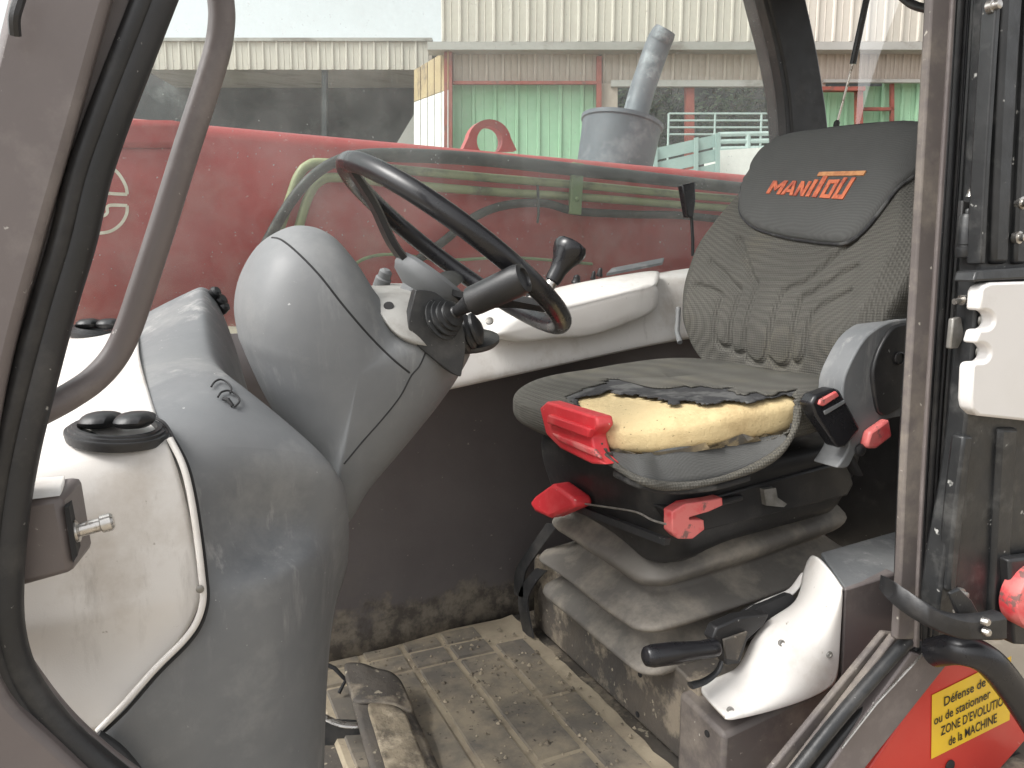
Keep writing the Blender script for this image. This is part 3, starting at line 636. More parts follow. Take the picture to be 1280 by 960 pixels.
# ================================================================= DASHBOARD
da = thing('dashboard', 'cream and grey moulded dashboard with round black air vents and bulky cowl', 'dashboard', (.05, 1.1, 0))
rows = [
 [(120, 430, 1.46), (175, 395, 1.45), (220, 372, 1.43), (246, 360, 1.42), (254, 357, 1.42), (276, 372, 1.45), (300, 470, 1.50)],
 [(118, 445, 1.40), (180, 405, 1.38), (222, 384, 1.37), (247, 374, 1.36), (256, 372, 1.36), (284, 392, 1.40), (312, 490, 1.44)],
 [(118, 462, 1.28), (182, 424, 1.26), (225, 408, 1.25), (250, 402, 1.25), (262, 404, 1.25), (294, 432, 1.30), (316, 520, 1.36)],
 [(128, 478, 1.12), (185, 454, 1.12), (232, 448, 1.14), (258, 450, 1.14), (270, 454, 1.15), (300, 480, 1.20), (318, 540, 1.28)],
 [(138, 490, 1.05), (200, 467, 1.05), (250, 458, 1.05), (277, 463, 1.05), (286, 468, 1.055), (290, 500, 1.12), (290, 560, 1.2)],
 [(160, 515, .95), (225, 489, .955), (280, 482, .965), (320, 495, .975), (331, 503, .98), (330, 532, 1.03), (326, 590, 1.1)],
 [(192, 530, .90), (250, 515, .905), (310, 514, .92), (364, 532, .935), (379, 542, .945), (378, 570, .99), (372, 630, 1.06)],
 [(214, 562, .865), (275, 555, .868), (345, 560, .88), (402, 568, .90), (418, 577, .91), (419, 600, .96), (412, 660, 1.04)],
 [(232, 605, .842), (295, 608, .866), (362, 608, .882), (416, 604, .898), (434, 606, .914), (440, 628, .96), (436, 690, 1.04)],
 [(240, 640, .834), (300, 648, .882), (358, 648, .896), (402, 640, .900), (425, 645, .92), (437, 662, .955), (435, 705, 1.04)],
 [(247, 680, .826), (302, 690, .862), (350, 682, .884), (390, 670, .896), (416, 672, .918), (430, 690, .955), (428, 730, 1.03)],
 [(253, 728, .818), (302, 722, .824), (346, 708, .838), (384, 694, .864), (408, 694, .892), (422, 712, .945), (421, 750, 1.02)],
 [(256, 752, .812), (300, 738, .814), (344, 724, .826), (382, 712, .852), (403, 716, .880), (416, 736, .935), (416, 775, 1.01)],
 [(250, 778, .808), (298, 770, .811), (342, 764, .822), (378, 760, .848), (398, 766, .876), (411, 784, .93), (411, 820, 1.01)],
 [(224, 808, .804), (285, 812, .808), (340, 815, .819), (376, 818, .846), (395, 824, .874), (408, 838, .925), (408, 865, 1.0)],
 [(175, 866, .80), (260, 880, .806), (335, 888, .817), (374, 892, .845), (393, 896, .872), (406, 902, .92), (406, 925, 1.0)],
 [(118, 925, .795), (230, 950, .80), (325, 962, .813), (372, 965, .842), (391, 967, .87), (405, 970, .92), (405, 980, 1.0)],
 [(100, 1010, .795), (210, 1030, .80), (315, 1045, .813), (370, 1050, .842), (390, 1052, .87), (404, 1055, .92), (405, 1060, 1.0)]]
cowl = net('cowl', [[A(x, y, Y=Y) for x, y, Y in r] for r in rows], 'plastic', da, sub=3, thick=.005)
rows = [
 [(-30, 440, 1.42), (40, 428, 1.42), (90, 420, 1.42), (140, 412, 1.42), (175, 402, 1.42)],
 [(-40, 470, 1.20), (30, 458, 1.20), (90, 447, 1.20), (140, 440, 1.20), (170, 436, 1.20)],
 [(-50, 520, 1.0), (30, 500, 1.0), (95, 487, 1.0), (150, 482, 1.0), (185, 486, .995)],
 [(-60, 560, .90), (20, 540, .90), (95, 524, .90), (155, 518, .905), (198, 527, .90)],
 [(-70, 590, .84), (15, 575, .845), (90, 560, .85), (155, 552, .85), (205, 546, .855)],
 [(-70, 600, .822), (20, 590, .826), (95, 572, .828), (155, 566, .83), (212, 558, .84)],
 [(-60, 650, .80), (30, 630, .806), (100, 615, .81), (165, 610, .815), (228, 605, .828)],
 [(-40, 720, .79), (45, 706, .795), (115, 695, .80), (180, 685, .804), (243, 672, .818)],
 [(-10, 785, .785), (50, 775, .788), (120, 763, .792), (185, 752, .796), (252, 736, .810)],
 [(10, 796, .786), (60, 786, .789), (125, 774, .793), (188, 763, .797), (252, 748, .808)],
 [(30, 815, .80), (75, 820, .802), (125, 815, .804), (175, 808, .804), (236, 790, .806)],
 [(65, 865, .80), (90, 868, .801), (125, 866, .802), (155, 860, .80), (190, 842, .801)],
 [(100, 908, .80), (106, 912, .80), (112, 914, .80), (120, 914, .80), (130, 908, .798)]]
cream = net('side_cover', [[A(x, y, Y=Y) for x, y, Y in r] for r in rows], 'cream', da, sub=3, thick=.004)
tube('cover_lip', [A(x, y, Y=Y) for x, y, Y in ((212, 548, .845), (228, 580, .832), (238, 618, .822), (246, 668, .812), (252, 718, .803), (254, 748, .799), (247, 775, .797), (230, 800, .795), (195, 835, .793), (155, 880, .792), (122, 914, .792))], .0034, 'cream', da, sm=6, seg=10)
tube('cover_gap', [A(x, y, Y=Y) for x, y, Y in ((186, 520, .905), (204, 528, .88), (216, 546, .853), (234, 580, .838), (244, 618, .828), (252, 668, .818), (258, 718, .809), (260, 750, .804), (252, 780, .800), (234, 806, .798), (198, 842, .796), (158, 888, .794), (126, 918, .793))], .0018, 'seam', da, sm=6, seg=8)
tc = bvh(cream)
def vent(cx, cy, rad, lab=None):
    p = hit(tc, cx, cy); up = V((.10, -.10, 1)).normalized()
    r0 = rad
    o = lathe('air_vent', p - up * .01, up, [(r0 * .96, .003), (r0 * 1.0, .010), (r0 * .99, .0125), (r0 * .93, .013), (r0 * .92, .0155), (r0 * .86, .016), (r0 * .85, .018), (r0 * .76, .018), (r0 * .72, .010), (r0 * .3, .008)], 'rubber', da, seg=40)
    for s in (-1, 1):
        a, b_ = frame(up); ctr = p + up * .014 + _r * (s * r0 * .36) + V((.0, .0, 0))
        rings = []
        for i in range(7):
            t = -1 + 2 * i / 6; k = math.sqrt(max(0, 1 - t * t)) ** .8 + .08
            rings.append([ctr + _r * (t * r0 * .40) + (bn * math.cos(q) * r0 * .46 + up * math.sin(q) * .0085) * k for q in [2 * math.pi * z / 14 for z in range(14)]])
        v, f = ringloft(rings); mk('louvre', v, f, 'rubber', o)
    return o
vent(147, 541, .049); vent(122, 414, .046)
tcw = bvh(cowl)
for pts in (((264, 487), (268, 481), (275, 478), (283, 482), (288, 489), (287, 495)), ((272, 500), (276, 494), (285, 492), (294, 497), (298, 505), (292, 512))):
    tube('wire_clip', spline([hit(tcw, x, y, .004) for x, y in pts], 4), .0013, 'seam', da, seg=6)
tube('wire_clip', [hit(tcw, 279, 501, .003), hit(tcw, 284, 505, .006), hit(tcw, 290, 509, .002)], .0025, 'seam', da, seg=6)
for x, y in ((246, 728),): lathe('trim_screw', A(250, 736, Y=.797), (0, -1, 0), [(.004, 0), (.004, .002), (.002, .003)], 'screw', da, seg=10)
# little fittings at the far end of the cowl
for x, y, r_ in ((266, 370, .010), (273, 378, .012), (279, 388, .010)):
    lathe('hose_fitting', hit(tcw, x, y, -.004), (.4, -.5, .5), [(r_ * .8, 0), (r_, .006), (r_, .018), (r_ * .6, .022)], 'black', da, seg=12)
tube('sill_trim', [A(118, 922, Y=.785), A(150, 945, Y=.785), A(185, 990, Y=.785)], .008, 'rubber', da, sm=4)
# ================================================================= STEERING COLUMN
co = thing('steering_column', 'grey egg-shaped steering column shroud with black rubber gaiters and stalks', 'steering column', (.28, 1.13, 0))
CY = 1.12
def blob(name, pix, Yc, half, m, parent, p=2.6, cen=None, n=9, sm=5, skew=0., **k):
    """side outline lofted across the cab with rounded cheeks"""
    o2 = spline([V((a, b, 0)) for a, b in pix + [pix[0]]], sm)[:-1]
    pts = [A(q.x, q.y, Y=Yc) for q in o2]
    c = cen or sum(pts, V()) / len(pts)
    rings = []
    for i in range(2 * n + 1):
        t = math.sin(math.pi / 2 * (i - n) / n); s = (1 - abs(t) ** p) ** (1 / p)
        s = max(s, .02)
        rings.append([V((c.x + (q.x - c.x) * s, Yc + half * t, c.z + (q.z - c.z) * s + skew * t)) for q in pts])
    v, f = ringloft(rings); return mk(name, v, f, m, parent, **k)
out = [(300, 425), (294, 385), (301, 345), (322, 308), (352, 287), (378, 283), (405, 293), (432, 322), (458, 362), (488, 392), (525, 395), (560, 402), (576, 428), (564, 458), (534, 502), (490, 556), (448, 606), (420, 650), (385, 665), (384, 600), (356, 540), (326, 484)]
pod = blob('shroud', out, CY + .01, .145, 'column', co, p=2.8, cen=A(420, 455, Y=CY + .01), n=12, auto=80)
tp = bvh(pod)
seam('seam_line', tp, [(340, 297), (352, 300), (372, 316), (400, 345), (430, 383), (462, 420), (490, 448), (512, 466)], .0016, 'seam', co, -.0004)
seam('seam_line', tp, [(538, 418), (532, 440), (524, 458), (514, 470), (500, 496), (478, 524), (455, 550), (430, 580)], .0014, 'seam', co, -.0004)
# upper cap: light instrument top
rows = [[(462, 356, 1.22), (490, 354, 1.23), (522, 354, 1.24), (550, 360, 1.24)],
        [(458, 362, 1.14), (484, 358, 1.14), (520, 360, 1.14), (556, 372, 1.14)],
        [(464, 375, 1.04), (488, 366, 1.04), (520, 370, 1.04), (556, 388, 1.04)],
        [(478, 395, 1.005), (495, 392, 1.0), (520, 396, .998), (548, 410, 1.0)],
        [(492, 415, .992), (508, 424, .985), (525, 430, .985), (545, 436, .99)]]
capo = net('top_cover', [[A(x, y, Y=Y) for x, y, Y in r] for r in rows], 'column_top', co, sub=3, thick=.01)
tcap = bvh(capo)
h_ = hit(tcap, 486, 383, .0)
if h_: lathe('key_hole', h_, (-.2, -.7, .6), [(.007, 0), (.007, .002), (.004, .0022)], 'seam', co, seg=14)
# black gaiter plate and boot
pl = [(520, 362), (545, 366), (572, 392), (582, 425), (578, 462), (572, 470), (540, 447), (516, 425), (511, 402)]
pp = [A(a.x, a.y, Y=.985 - .0002 * (a.x - 545)) for a in spline([V((x, y, 0)) for x, y in pl + [pl[0]]], 4)[:-1]]
prism('gaiter_plate', pp, (0, .02, 0), 'rubber', co, bevel=.004)
g0 = A(548, 402, Y=.985); gax = (A(592, 378, Y=.93) - g0).normalized()
prof = []
for k, (r1, r2) in enumerate(((.030, .027), (.0265, .0235), (.0225, .0195), (.0185, .0155))):
    h0 = .004 + k * .0075; prof += [(r1 * .93, h0), (r1, h0 + .002), (r1, h0 + .0045), (r2 * .9, h0 + .0065)]
lathe('gaiter', g0, gax, prof + [(.009, .034), (.008, .036)], 'rubber', co, seg=32)
s0 = g0 + gax * .03; s1 = A(590, 377, Y=.928); s2 = A(655, 347, Y=.872)
stalk = tube('stalk', [s0, s0.lerp(s1, .55), s1], lambda u: .0065 + .007 * u, 'black', co, seg=16)
d = s2 - s1
lathe('grip', s1, d, [(.0125, -.006), (.0195, 0), (.020, .006), (.0205, d.length * .55), (.021, d.length - .008), (.0195, d.length - .004), (.0195, d.length), (.013, d.length + .002), (.012, d.length - .002), (.005, d.length - .003)], 'black', stalk, seg=28)
# second boot below and flat rubber disc
g1 = A(592, 402, Y=1.03); a1 = (A(640, 385, Y=1.0) - g1).normalized()
g1 = A(575, 418, Y=1.02)
prof = []
for k, r1 in enumerate((.030, .027, .024)):
    h0 = .0 + k * .010; prof += [(r1 * .9, h0), (r1, h0 + .002), (r1, h0 + .006), (r1 * .85, h0 + .009)]
lathe('gaiter', g1, a1, prof + [(.008, .034)], 'rubber', co, seg=28)
lathe('rubber_disc', A(588, 430, Y=1.05), (-.15, -.25, 1), [(.040, 0), (.044, .004), (.044, .009), (.036, .012), (.015, .013)], 'rubber', co, seg=32)
lathe('indicator_lamp', A(478, 352, Y=1.20), A(484, 335, Y=1.19) - A(478, 352, Y=1.20), [(.013, -.01), (.013, .006), (.0105, .008), (.0105, .018), (.006, .022)], 'plastic', co, seg=18)
lathe('small_screw', A(612, 402, Y=1.38), (-.3, -.6, .5), [(.008, 0), (.008, .004), (.004, .005)], 'screw', co, seg=12)

# ================================================================= STEERING WHEEL
n_ = V((math.sin(.636), -.096, math.cos(.636))).normalized()
wc = V((.415, 1.12, .849)); WR = .203
wu = V((0, 1, 0)).cross(n_).normalized(); wv = n_.cross(wu)
sw = thing('steering_wheel', 'black three-spoke steering wheel with grey hub and spinner knob', 'steering wheel', wc - n_ * .1)
def WP(r, a, h=0.): return wc + (wu * math.cos(a) + wv * math.sin(a)) * r + n_ * h
tube('rim', [WP(WR, 2 * math.pi * k / 72) for k in range(72)], .0152, 'gloss', sw, seg=18, closed=True)
hubh = -.062
lathe('hub', wc + n_ * (hubh - .03), n_, [(.030, -.03), (.034, 0), (.058, .012), (.064, .022), (.064, .034), (.058, .040), (.02, .043)], 'plastic' if False else 'column', sw, seg=36)
for ang in (math.pi * 1.02, -math.pi * .30, math.pi * .36):
    d1 = spline([WP(.040, ang, hubh - .004), WP(.085, ang, hubh + .008), WP(.14, ang, hubh + .036), WP(.185, ang, -.010), WP(.203, ang, -.004)], 4)
    tang = (-wu * math.sin(ang) + wv * math.cos(ang)); rings = []
    for i, p in enumerate(d1):
        u = i / (len(d1) - 1); hw = .024 * (1 - u) + .012 * u; th = .006
        dd = (d1[min(i + 1, len(d1) - 1)] - d1[max(i - 1, 0)]).normalized(); nn = dd.cross(tang).normalized()
        rings.append([p + tang * hw + nn * th * .3, p + tang * hw * .5 + nn * th, p - tang * hw * .5 + nn * th, p - tang * hw + nn * th * .3, p - tang * hw * .8 - nn * th, p + tang * hw * .8 - nn * th])
    v, f = ringloft(rings); mk('spoke', v, f, 'column' if False else 'black', sw, auto=50)
# spinner knob on the rim, right
k0 = A(690, 352, Y=1.02); k1 = A(716, 305, Y=1.02); d = (k1 - k0); L_ = d.length
lathe('spinner_stem', k0 - d * .25, d, [(.009, 0), (.009, L_ * .35)], 'chrome', sw, seg=14)
kn = lathe('spinner_knob', k0, d, [(.009, -.002), (.0115, 0), (.0125, .006), (.013, .02), (.017, .034), (.0235, .046), (.026, .054), (.0262, .061), (.024, .066), (.019, .0655), (.018, .064), (.005, .064)], 'gloss', sw, seg=10)

# ================================================================= SIDE CONSOLE (right of the driver)
sc = thing('side_console', 'cream moulded side console with storage bulge along the far cab wall', 'console', (.9, 1.5, .6))
rows = []
for i, X in enumerate((.18, .30, .45, .60, .75, .90, 1.05, 1.20, 1.5, 1.75)):
    zb = .535 + .148 * (X - .25) ; zt = .690 + .150 * (X - .30)
    zt = min(zt, .852); zb = min(zb, .67)
    y0 = 1.452
    rows.append([V((X, y0 + .02, zb - .004)), V((X, y0, zb)), V((X, y0 + .004, zb + .022)), V((X, y0 + .018, zb + .034 + (zt - zb) * .25)), V((X, y0 + .035, zt - .02)), V((X, y0 + .055, zt - .003)), V((X, 1.56, zt + .004)), V((X, 1.612, zt + .006)), V((X, 1.62, zt - .03))])
cons = net('console_moulding', rows, 'cream', sc, sub=2, thick=.004)
# storage bulge
ob = [(612, 420), (640, 398), (690, 386), (745, 372), (795, 358), (815, 354), (826, 360), (826, 380), (815, 392), (780, 407), (735, 421), (690, 424), (650, 428)]
Yb = 1.425
o2 = [A(a.x, a.y, Y=Yb) for a in spline([V((x, y, 0)) for x, y in ob + [ob[0]]], 5)[:-1]]
cc = sum(o2, V()) / len(o2)
rings = []
for s, dy in ((1.0, .09), (1.0, .02), (.985, .008), (.95, .001), (.85, -.003), (.5, -.005)):
    rings.append([V((cc.x + (q.x - cc.x) * s, Yb + dy, cc.z + (q.z - cc.z) * s)) for q in o2])
v, f = ringloft(rings); mk('storage_bulge', v, f, 'cream', sc, auto=60)
rows = []
tp_ = [(640, 400), (690, 389), (745, 376), (795, 362), (822, 358)]; bk = [(650, 372), (700, 358), (750, 348), (800, 340), (826, 337)]
net('bulge_top', [[A(x, y, Y=1.42) for x, y in tp_], [A(x, y, Y=1.45) + V((0, 0, .004)) for x, y in [( (a + c) / 2, (b_ + d_) / 2) for (a, b_), (c, d_) in zip(tp_, bk)]], [A(x, y, Y=1.52) for x, y in bk]], 'cream', sc, sub=2, thick=.01)
tcon = bvh(cons)
prism('slot_bar', [A(758, 345, Y=1.57), A(828, 331, Y=1.57), A(830, 325, Y=1.60), A(765, 338, Y=1.60)], (0, 0, .006), 'plastic', sc)
for x, y, s in ((720, 350, .009), (749, 341, .006), (741, 345, .005), (662, 372, .01)):
    lathe('rubber_plug', A(x, y + 4, Y=1.55), (0, -.3, 1), [(s * 1.3, 0), (s * 1.3, .004), (s, .007), (s * .9, .016), (s * .4, .02)], 'black', sc, seg=14)
lv = tube('lever', [A(866, 320, Y=1.53), A(866, 300, Y=1.53), A(864, 262, Y=1.53)], .0042, 'black', sc, seg=10)
hp = [A(853, 231, Y=1.52), A(869, 227, Y=1.52), A(870, 250, Y=1.52), A(867, 272, Y=1.52), A(860, 272, Y=1.52), A(856, 250, Y=1.52)]
prism('handle', hp, (0, .02, 0), 'gloss', lv, bevel=.003)

# ================================================================= DRIVER'S SEAT
se = thing('operator_seat', 'worn grey suspension seat with torn cushion showing yellow foam', 'seat', (.95, 1.15, .17))
SY = 1.145
def rrect(x0, x1, y0, y1, r, z, n=6, zf=None):
    out = []
    for cx, cy, a0 in ((x1 - r, y1 - r, 0), (x0 + r, y1 - r, 90), (x0 + r, y0 + r, 180), (x1 - r, y0 + r, 270)):
        for k in range(n + 1):
            a = R(a0 + 90 * k / n); out.append(V((cx + r * math.cos(a), cy + r * math.sin(a), z)))
    # subdivide long sides for sag
    res = []
    for i, p in enumerate(out):
        res.append(p); q = out[(i + 1) % len(out)]
        if (q - p).length > .1:
            for t in (.2, .4, .6, .8): res.append(p.lerp(q, t))
    if zf: res = [V((p.x, p.y, zf(p.x, p.y, p.z))) for p in res]
    return res
# bellows: three soft folds, higher towards the rear
rings = []
def sag(k): return lambda x, y, z: z + .11 * (x - .70) + .010 * noise.noise(V((x * 6, y * 6, k * 1.7))) + .004 * noise.noise(V((x * 22, y * 22, k)))
for k, (z, d) in enumerate(((.125, .012), (.150, -.004), (.158, -.010), (.176, .022), (.192, .040), (.202, .038), (.214, .010), (.222, -.012), (.230, -.014), (.240, .012), (.256, .048), (.268, .056), (.284, .020), (.300, .008), (.312, .006), (.326, .030), (.350, .055), (.40, .05))):
    e = -.018 + d
    rings.append(rrect(.705 + e, 1.16 - e * .4, .985 + e, 1.345 - e, .045, z, zf=sag(k)))
v, f = ringloft(rings); mk('bellows', v, f, 'bellow', se, sub=1)
# upper frame / pan skirts
pr = []
for k, (z, d) in enumerate(((.345, .03), (.350, .012), (.385, .0), (.43, -.012), (.47, -.016), (.492, -.014), (.495, .01))):
    pr.append(rrect(.690 + d, 1.13 - d, .945 + d, 1.365 - d, .06, z, zf=lambda x, y, z: z + .075 * (x - .70) - (.022 * math.exp(-((y - 1.0) / .06) ** 2) if z < .37 and x < .8 else 0)))
v, f = ringloft(pr); mk('pan_skirt', v, f, 'black', se, sub=1)
prism('frame_rail', [A(832, 637, Y=.925), A(1060, 575, Y=.925), A(1068, 605, Y=.925), A(1060, 620, Y=.925), A(850, 672, Y=.925)], (0, .05, 0), 'black', se, bevel=.004)
prism('frame_lip', [A(720, 640, X=.672), A(830, 682, X=.672), A(832, 674, X=.672), A(722, 632, X=.672)], (.01, 0, 0), 'rubber', se)
tube('release_cable', [A(x, y, X=.664) for x, y in ((718, 628), (760, 634), (795, 640), (815, 650), (832, 655))], .0018, 'screw', se, sm=4, seg=6)
prism('small_tab', [A(955, 612, Y=.915), A(970, 610, Y=.915), A(972, 622, Y=.915), A(984, 630, Y=.905), (A(980, 634, Y=.905)), A(958, 632, Y=.915)], (0, .012, 0), 'screw', se)
# cushion
CX0, CX1, CY0, CY1, CZ0 = .595, 1.10, .885, 1.405, .505
def cush(th, ph, off=0.):
    """th round the outline, ph 0 bottom .. 1 top centre"""
    ct, sn = math.cos(th), math.sin(th); p = 4.2
    rr_ = (abs(ct) ** p + abs(sn) ** p) ** (-1 / p)
    hx, hy = (CX1 - CX0) / 2, (CY1 - CY0) / 2
    a = -math.pi / 2 + math.pi * ph
    sc_ = abs(math.cos(a)) ** .36; zz = math.copysign(abs(math.sin(a)) ** .62, math.sin(a))
    x = (CX0 + CX1) / 2 + ct * rr_ * (hx + off) * sc_; y = (CY0 + CY1) / 2 + sn * rr_ * (hy + off) * sc_
    ux = (x - CX0) / (CX1 - CX0); uy = (y - (CY0 + CY1) / 2) / hy
    h = .050 + off * .8
    z = CZ0 + .050 + zz * h + .040 * ux
    if zz > 0:
        z += zz * (.010 * uy * uy - .006 - .012 * math.exp(-((ux - .02) / .10) ** 2) * 1.0)
        z += zz * .004 * noise.noise(V((x * 9, y * 9, 1)))
    else: z -= (.0 + .012 * ux) * zz * -1 * 0
    return V((x, y, z))
def cushion_mesh(name, off, hole, m, nt_=220, np_=84, thick=.004, margin=0, hseed=0):
    vs = []; fs = []; keep = {}
    for i in range(np_ + 1):
        for j in range(nt_): vs.append(cush(2 * math.pi * j / nt_, .02 + .98 * i / np_, off))
    for i in range(np_):
        for j in range(nt_):
            q = (i * nt_ + j, i * nt_ + (j + 1) % nt_, (i + 1) * nt_ + (j + 1) % nt_, (i + 1) * nt_ + j)
            c = (vs[q[0]] + vs[q[2]]) / 2
            if hole:
                x, y = PJ(c)
                x += 7 * noise.noise(V((c.x * 30, c.y * 30, hseed))); y += 5 * noise.noise(V((c.x * 40, c.y * 40, hseed + 3)))
                if c.y < 1.30 and c.x < 1.02 and inpoly(x, y, hole): continue
            fs.append(q)
    o = mk(name, vs, fs, m, se)
    if thick:
        s = o.modifiers.new('s', 'SOLIDIFY'); s.thickness = thick; s.offset = -1
    return o
TEAR = [(704, 494), (735, 484), (765, 472), (800, 474), (830, 482), (880, 482), (920, 488), (960, 492), (994, 486), (996, 515), (988, 538), (950, 556), (900, 570), (850, 582), (815, 584), (775, 572), (748, 556), (738, 528), (722, 505)]
TEAR_L = [(716, 496), (760, 488), (800, 493), (838, 502), (870, 500), (885, 506), (912, 498), (935, 503), (962, 497), (990, 493), (994, 516), (987, 540), (949, 559), (900, 574), (850, 586), (812, 588), (772, 576), (746, 558), (736, 528), (722, 506)]
cu = cushion_mesh('cushion', 0., TEAR, 'fabric', thick=.003)
cl_ = cushion_mesh('torn_lining', -.004, TEAR_L, 'lining', thick=.002, hseed=4); 
fo = cushion_mesh('foam', -.014, None, 'foam', thick=0)
tf = bvh(fo)
# grimy compressed band at the lower lip of the foam
lo = [(750, 552), (773, 564), (800, 571), (832, 572), (872, 566), (912, 557), (952, 547), (985, 533)]
hi_ = [(758, 574), (783, 586), (808, 594), (836, 597), (876, 592), (917, 581), (956, 566), (986, 549)]
l1 = spline([V((a, b, 0)) for a, b in lo], 6); h1 = spline([V((a, b, 0)) for a, b in hi_], 6)
rows = []
for k in range(5):
    row = []
    for i, (a, b_) in enumerate(zip(l1, h1)):
        q = a.lerp(b_, k / 4); pnt = hit(tf, q.x, q.y, .002 + .007 * math.sin(math.pi * k / 4) + .003 * noise.noise(V((i * .4, k, 0))))
        row.append(pnt if pnt else A(q.x, q.y, Y=.9))
    rows.append(row)
v, f = netg(rows); mk('grimy_foam', v, f, 'foam_dirty', fo)
# rolled lower edge of the cover
pts = [A(742, 545, X=.600), A(752, 566, X=.607), A(775, 586, X=.61), A(805, 602, X=.62), A(840, 608, Y=.892), A(885, 603, Y=.878), A(930, 590, Y=.872), A(965, 572, Y=.870), A(985, 552, Y=.870), A(995, 530, Y=.875), A(998, 508, Y=.880)]
tube('rolled_hem', pts, lambda u: .0062 + .0012 * math.sin(u * 21), 'fabric', cu, sm=6, seg=12)
pts = [A(770, 592, X=.625), A(800, 606, X=.632), A(840, 613, Y=.905), A(890, 609, Y=.895), A(935, 597, Y=.89)]
tube('rolled_hem', pts, .006, 'lining', cu, sm=6, seg=10)
# strip of dark cover left hanging between the foam and its hem
hp2 = [PJ(p) for p in spline([A(742, 545, X=.600), A(752, 566, X=.607), A(775, 586, X=.61), A(805, 602, X=.62), A(840, 608, Y=.892), A(885, 603, Y=.878), A(930, 590, Y=.872), A(965, 572, Y=.870), A(985, 552, Y=.870)], 6)]
hp3 = spline([A(742, 545, X=.602), A(752, 566, X=.609), A(775, 586, X=.612), A(805, 602, X=.622), A(840, 608, Y=.894), A(885, 603, Y=.880), A(930, 590, Y=.874), A(965, 572, Y=.872), A(985, 552, Y=.872)], 6)
up3 = spline([V((x, y, 0)) for x, y in ((738, 534), (750, 558), (777, 576), (805, 587), (838, 590), (880, 584), (924, 573), (960, 558), (984, 542))], 6)
r1 = [hit(tf, q.x, q.y, .003) for q in up3]
for _ in range(14): r1 = [r1[0]] + [(r1[i - 1] + r1[i] * 2 + r1[i + 1]) / 4 for i in range(1, len(r1) - 1)] + [r1[-1]]
r1 = [p.lerp(h_, .0) if (p - _c).length < (h_ - _c).length + .02 else _c + (p - _c).normalized() * ((h_ - _c).length + .02) for p, h_ in zip(r1, hp3)]
rows = [r1, [a.lerp(b_, .5) + V((-.002, -.003, .003 * noise.noise(a * 40))) for a, b_ in zip(r1, hp3)], hp3]
net('hanging_cover', rows, 'headfab', cu, sub=1, thick=.002)
# red tilt latch in the cushion front
def q4(pix, X=None, Y=None): return [A(x, y, X=X, Y=Y) for x, y in pix]
lt = prism('tilt_latch', q4([(674, 510), (683, 502), (745, 521), (747, 533), (738, 545), (744, 570), (756, 581), (738, 580), (700, 561), (682, 543)], X=.588), (.03, 0, 0), 'red', se, bevel=.004)
prism('latch_pull', q4([(684, 518), (737, 536), (734, 548), (683, 529)], X=.580), (.012, 0, 0), 'red', lt, bevel=.003)
prism('latch_pull', q4([(688, 541), (742, 562), (750, 574), (700, 553)], X=.583), (.008, 0, 0), 'red_worn', lt, bevel=.003)
# red levers
prism('slide_lever', q4([(690, 604), (715, 622), (718, 634), (686, 648), (668, 640), (661, 629), (668, 620)], X=.640), (.04, -.0, .0), 'red', se, bevel=.007)
hk = prism('height_lever', q4([(840, 640), (856, 630), (890, 625), (903, 622), (904, 632), (886, 640), (872, 644), (862, 647), (862, 650), (880, 650), (881, 662), (866, 674), (848, 674), (840, 666)], Y=.90), (0, .022, 0), 'red_worn', se, bevel=.005)
tube('lever_rod', [A(898, 628, Y=.91), A(925, 622, Y=.925)], .006, 'black', hk, seg=10)
prism('recline_lever', q4([(1084, 556), (1089, 540), (1112, 524), (1116, 546), (1096, 561), (1086, 561)], Y=.828), (0, .016, 0), 'red_worn', se, bevel=.004)
# recliner side covers
ol = [(1046, 585), (1062, 556), (1056, 520), (1054, 480), (1066, 448), (1084, 420), (1108, 404), (1130, 399), (1160, 404), (1168, 470), (1150, 512), (1110, 524), (1098, 532), (1084, 548), (1070, 566), (1060, 584)]
o2 = [A(a.x, a.y, Y=.845) for a in spline([V((x, y, 0)) for x, y in ol + [ol[0]]], 4)[:-1]]
v, f = ringloft([o2, [p + V((0, .05, 0)) for p in o2]]); sdc = mk('recliner_cover', v, f, 'plastic', se, bevel=.006)
ol = [(1094, 492), (1092, 462), (1104, 428), (1124, 406), (1160, 410), (1165, 470), (1140, 500), (1104, 520)]
o2 = [A(a.x, a.y, Y=.838) for a in spline([V((x, y, 0)) for x, y in ol + [ol[0]]], 4)[:-1]]
v, f = ringloft([o2, [p + V((0, .012, 0)) for p in o2]]); mk('recliner_inset', v, f, 'black', sdc, bevel=.003)
lathe('pivot_cap', A(1124, 448, Y=.8375), (0, -1, 0), [(.011, 0), (.011, .002), (.009, .003), (.009, .001), (.003, .001)], 'black', sdc, seg=20)
lathe('pivot_bolt', A(1074, 562, Y=.842), (0, -1, 0), [(.010, 0), (.010, .005), (.006, .008), (.003, .008)], 'black', sdc, seg=16)
# belt buckle
bk_ = q4([(1014, 505), (1020, 494), (1044, 485), (1050, 488), (1076, 536), (1056, 560), (1048, 560), (1020, 520)], Y=.836)
bu = prism('belt_buckle', bk_, (0, .026, 0), 'gloss', se, bevel=.004)
prism('release_button', q4([(1024, 506), (1026, 500), (1046, 489), (1050, 495), (1030, 508)], Y=.832), (0, .01, 0), 'red_worn', bu, bevel=.002)
prism('buckle_ridge', q4([(1030, 514), (1056, 500), (1057, 504), (1032, 519)], Y=.834), (0, .01, 0), 'plastic', bu, bevel=.001)
tube('buckle_strap', [A(1052, 556, Y=.866), A(1062, 575, Y=.875), A(1070, 592, Y=.89)], .012, 'black', se, flat=.35, seg=10)
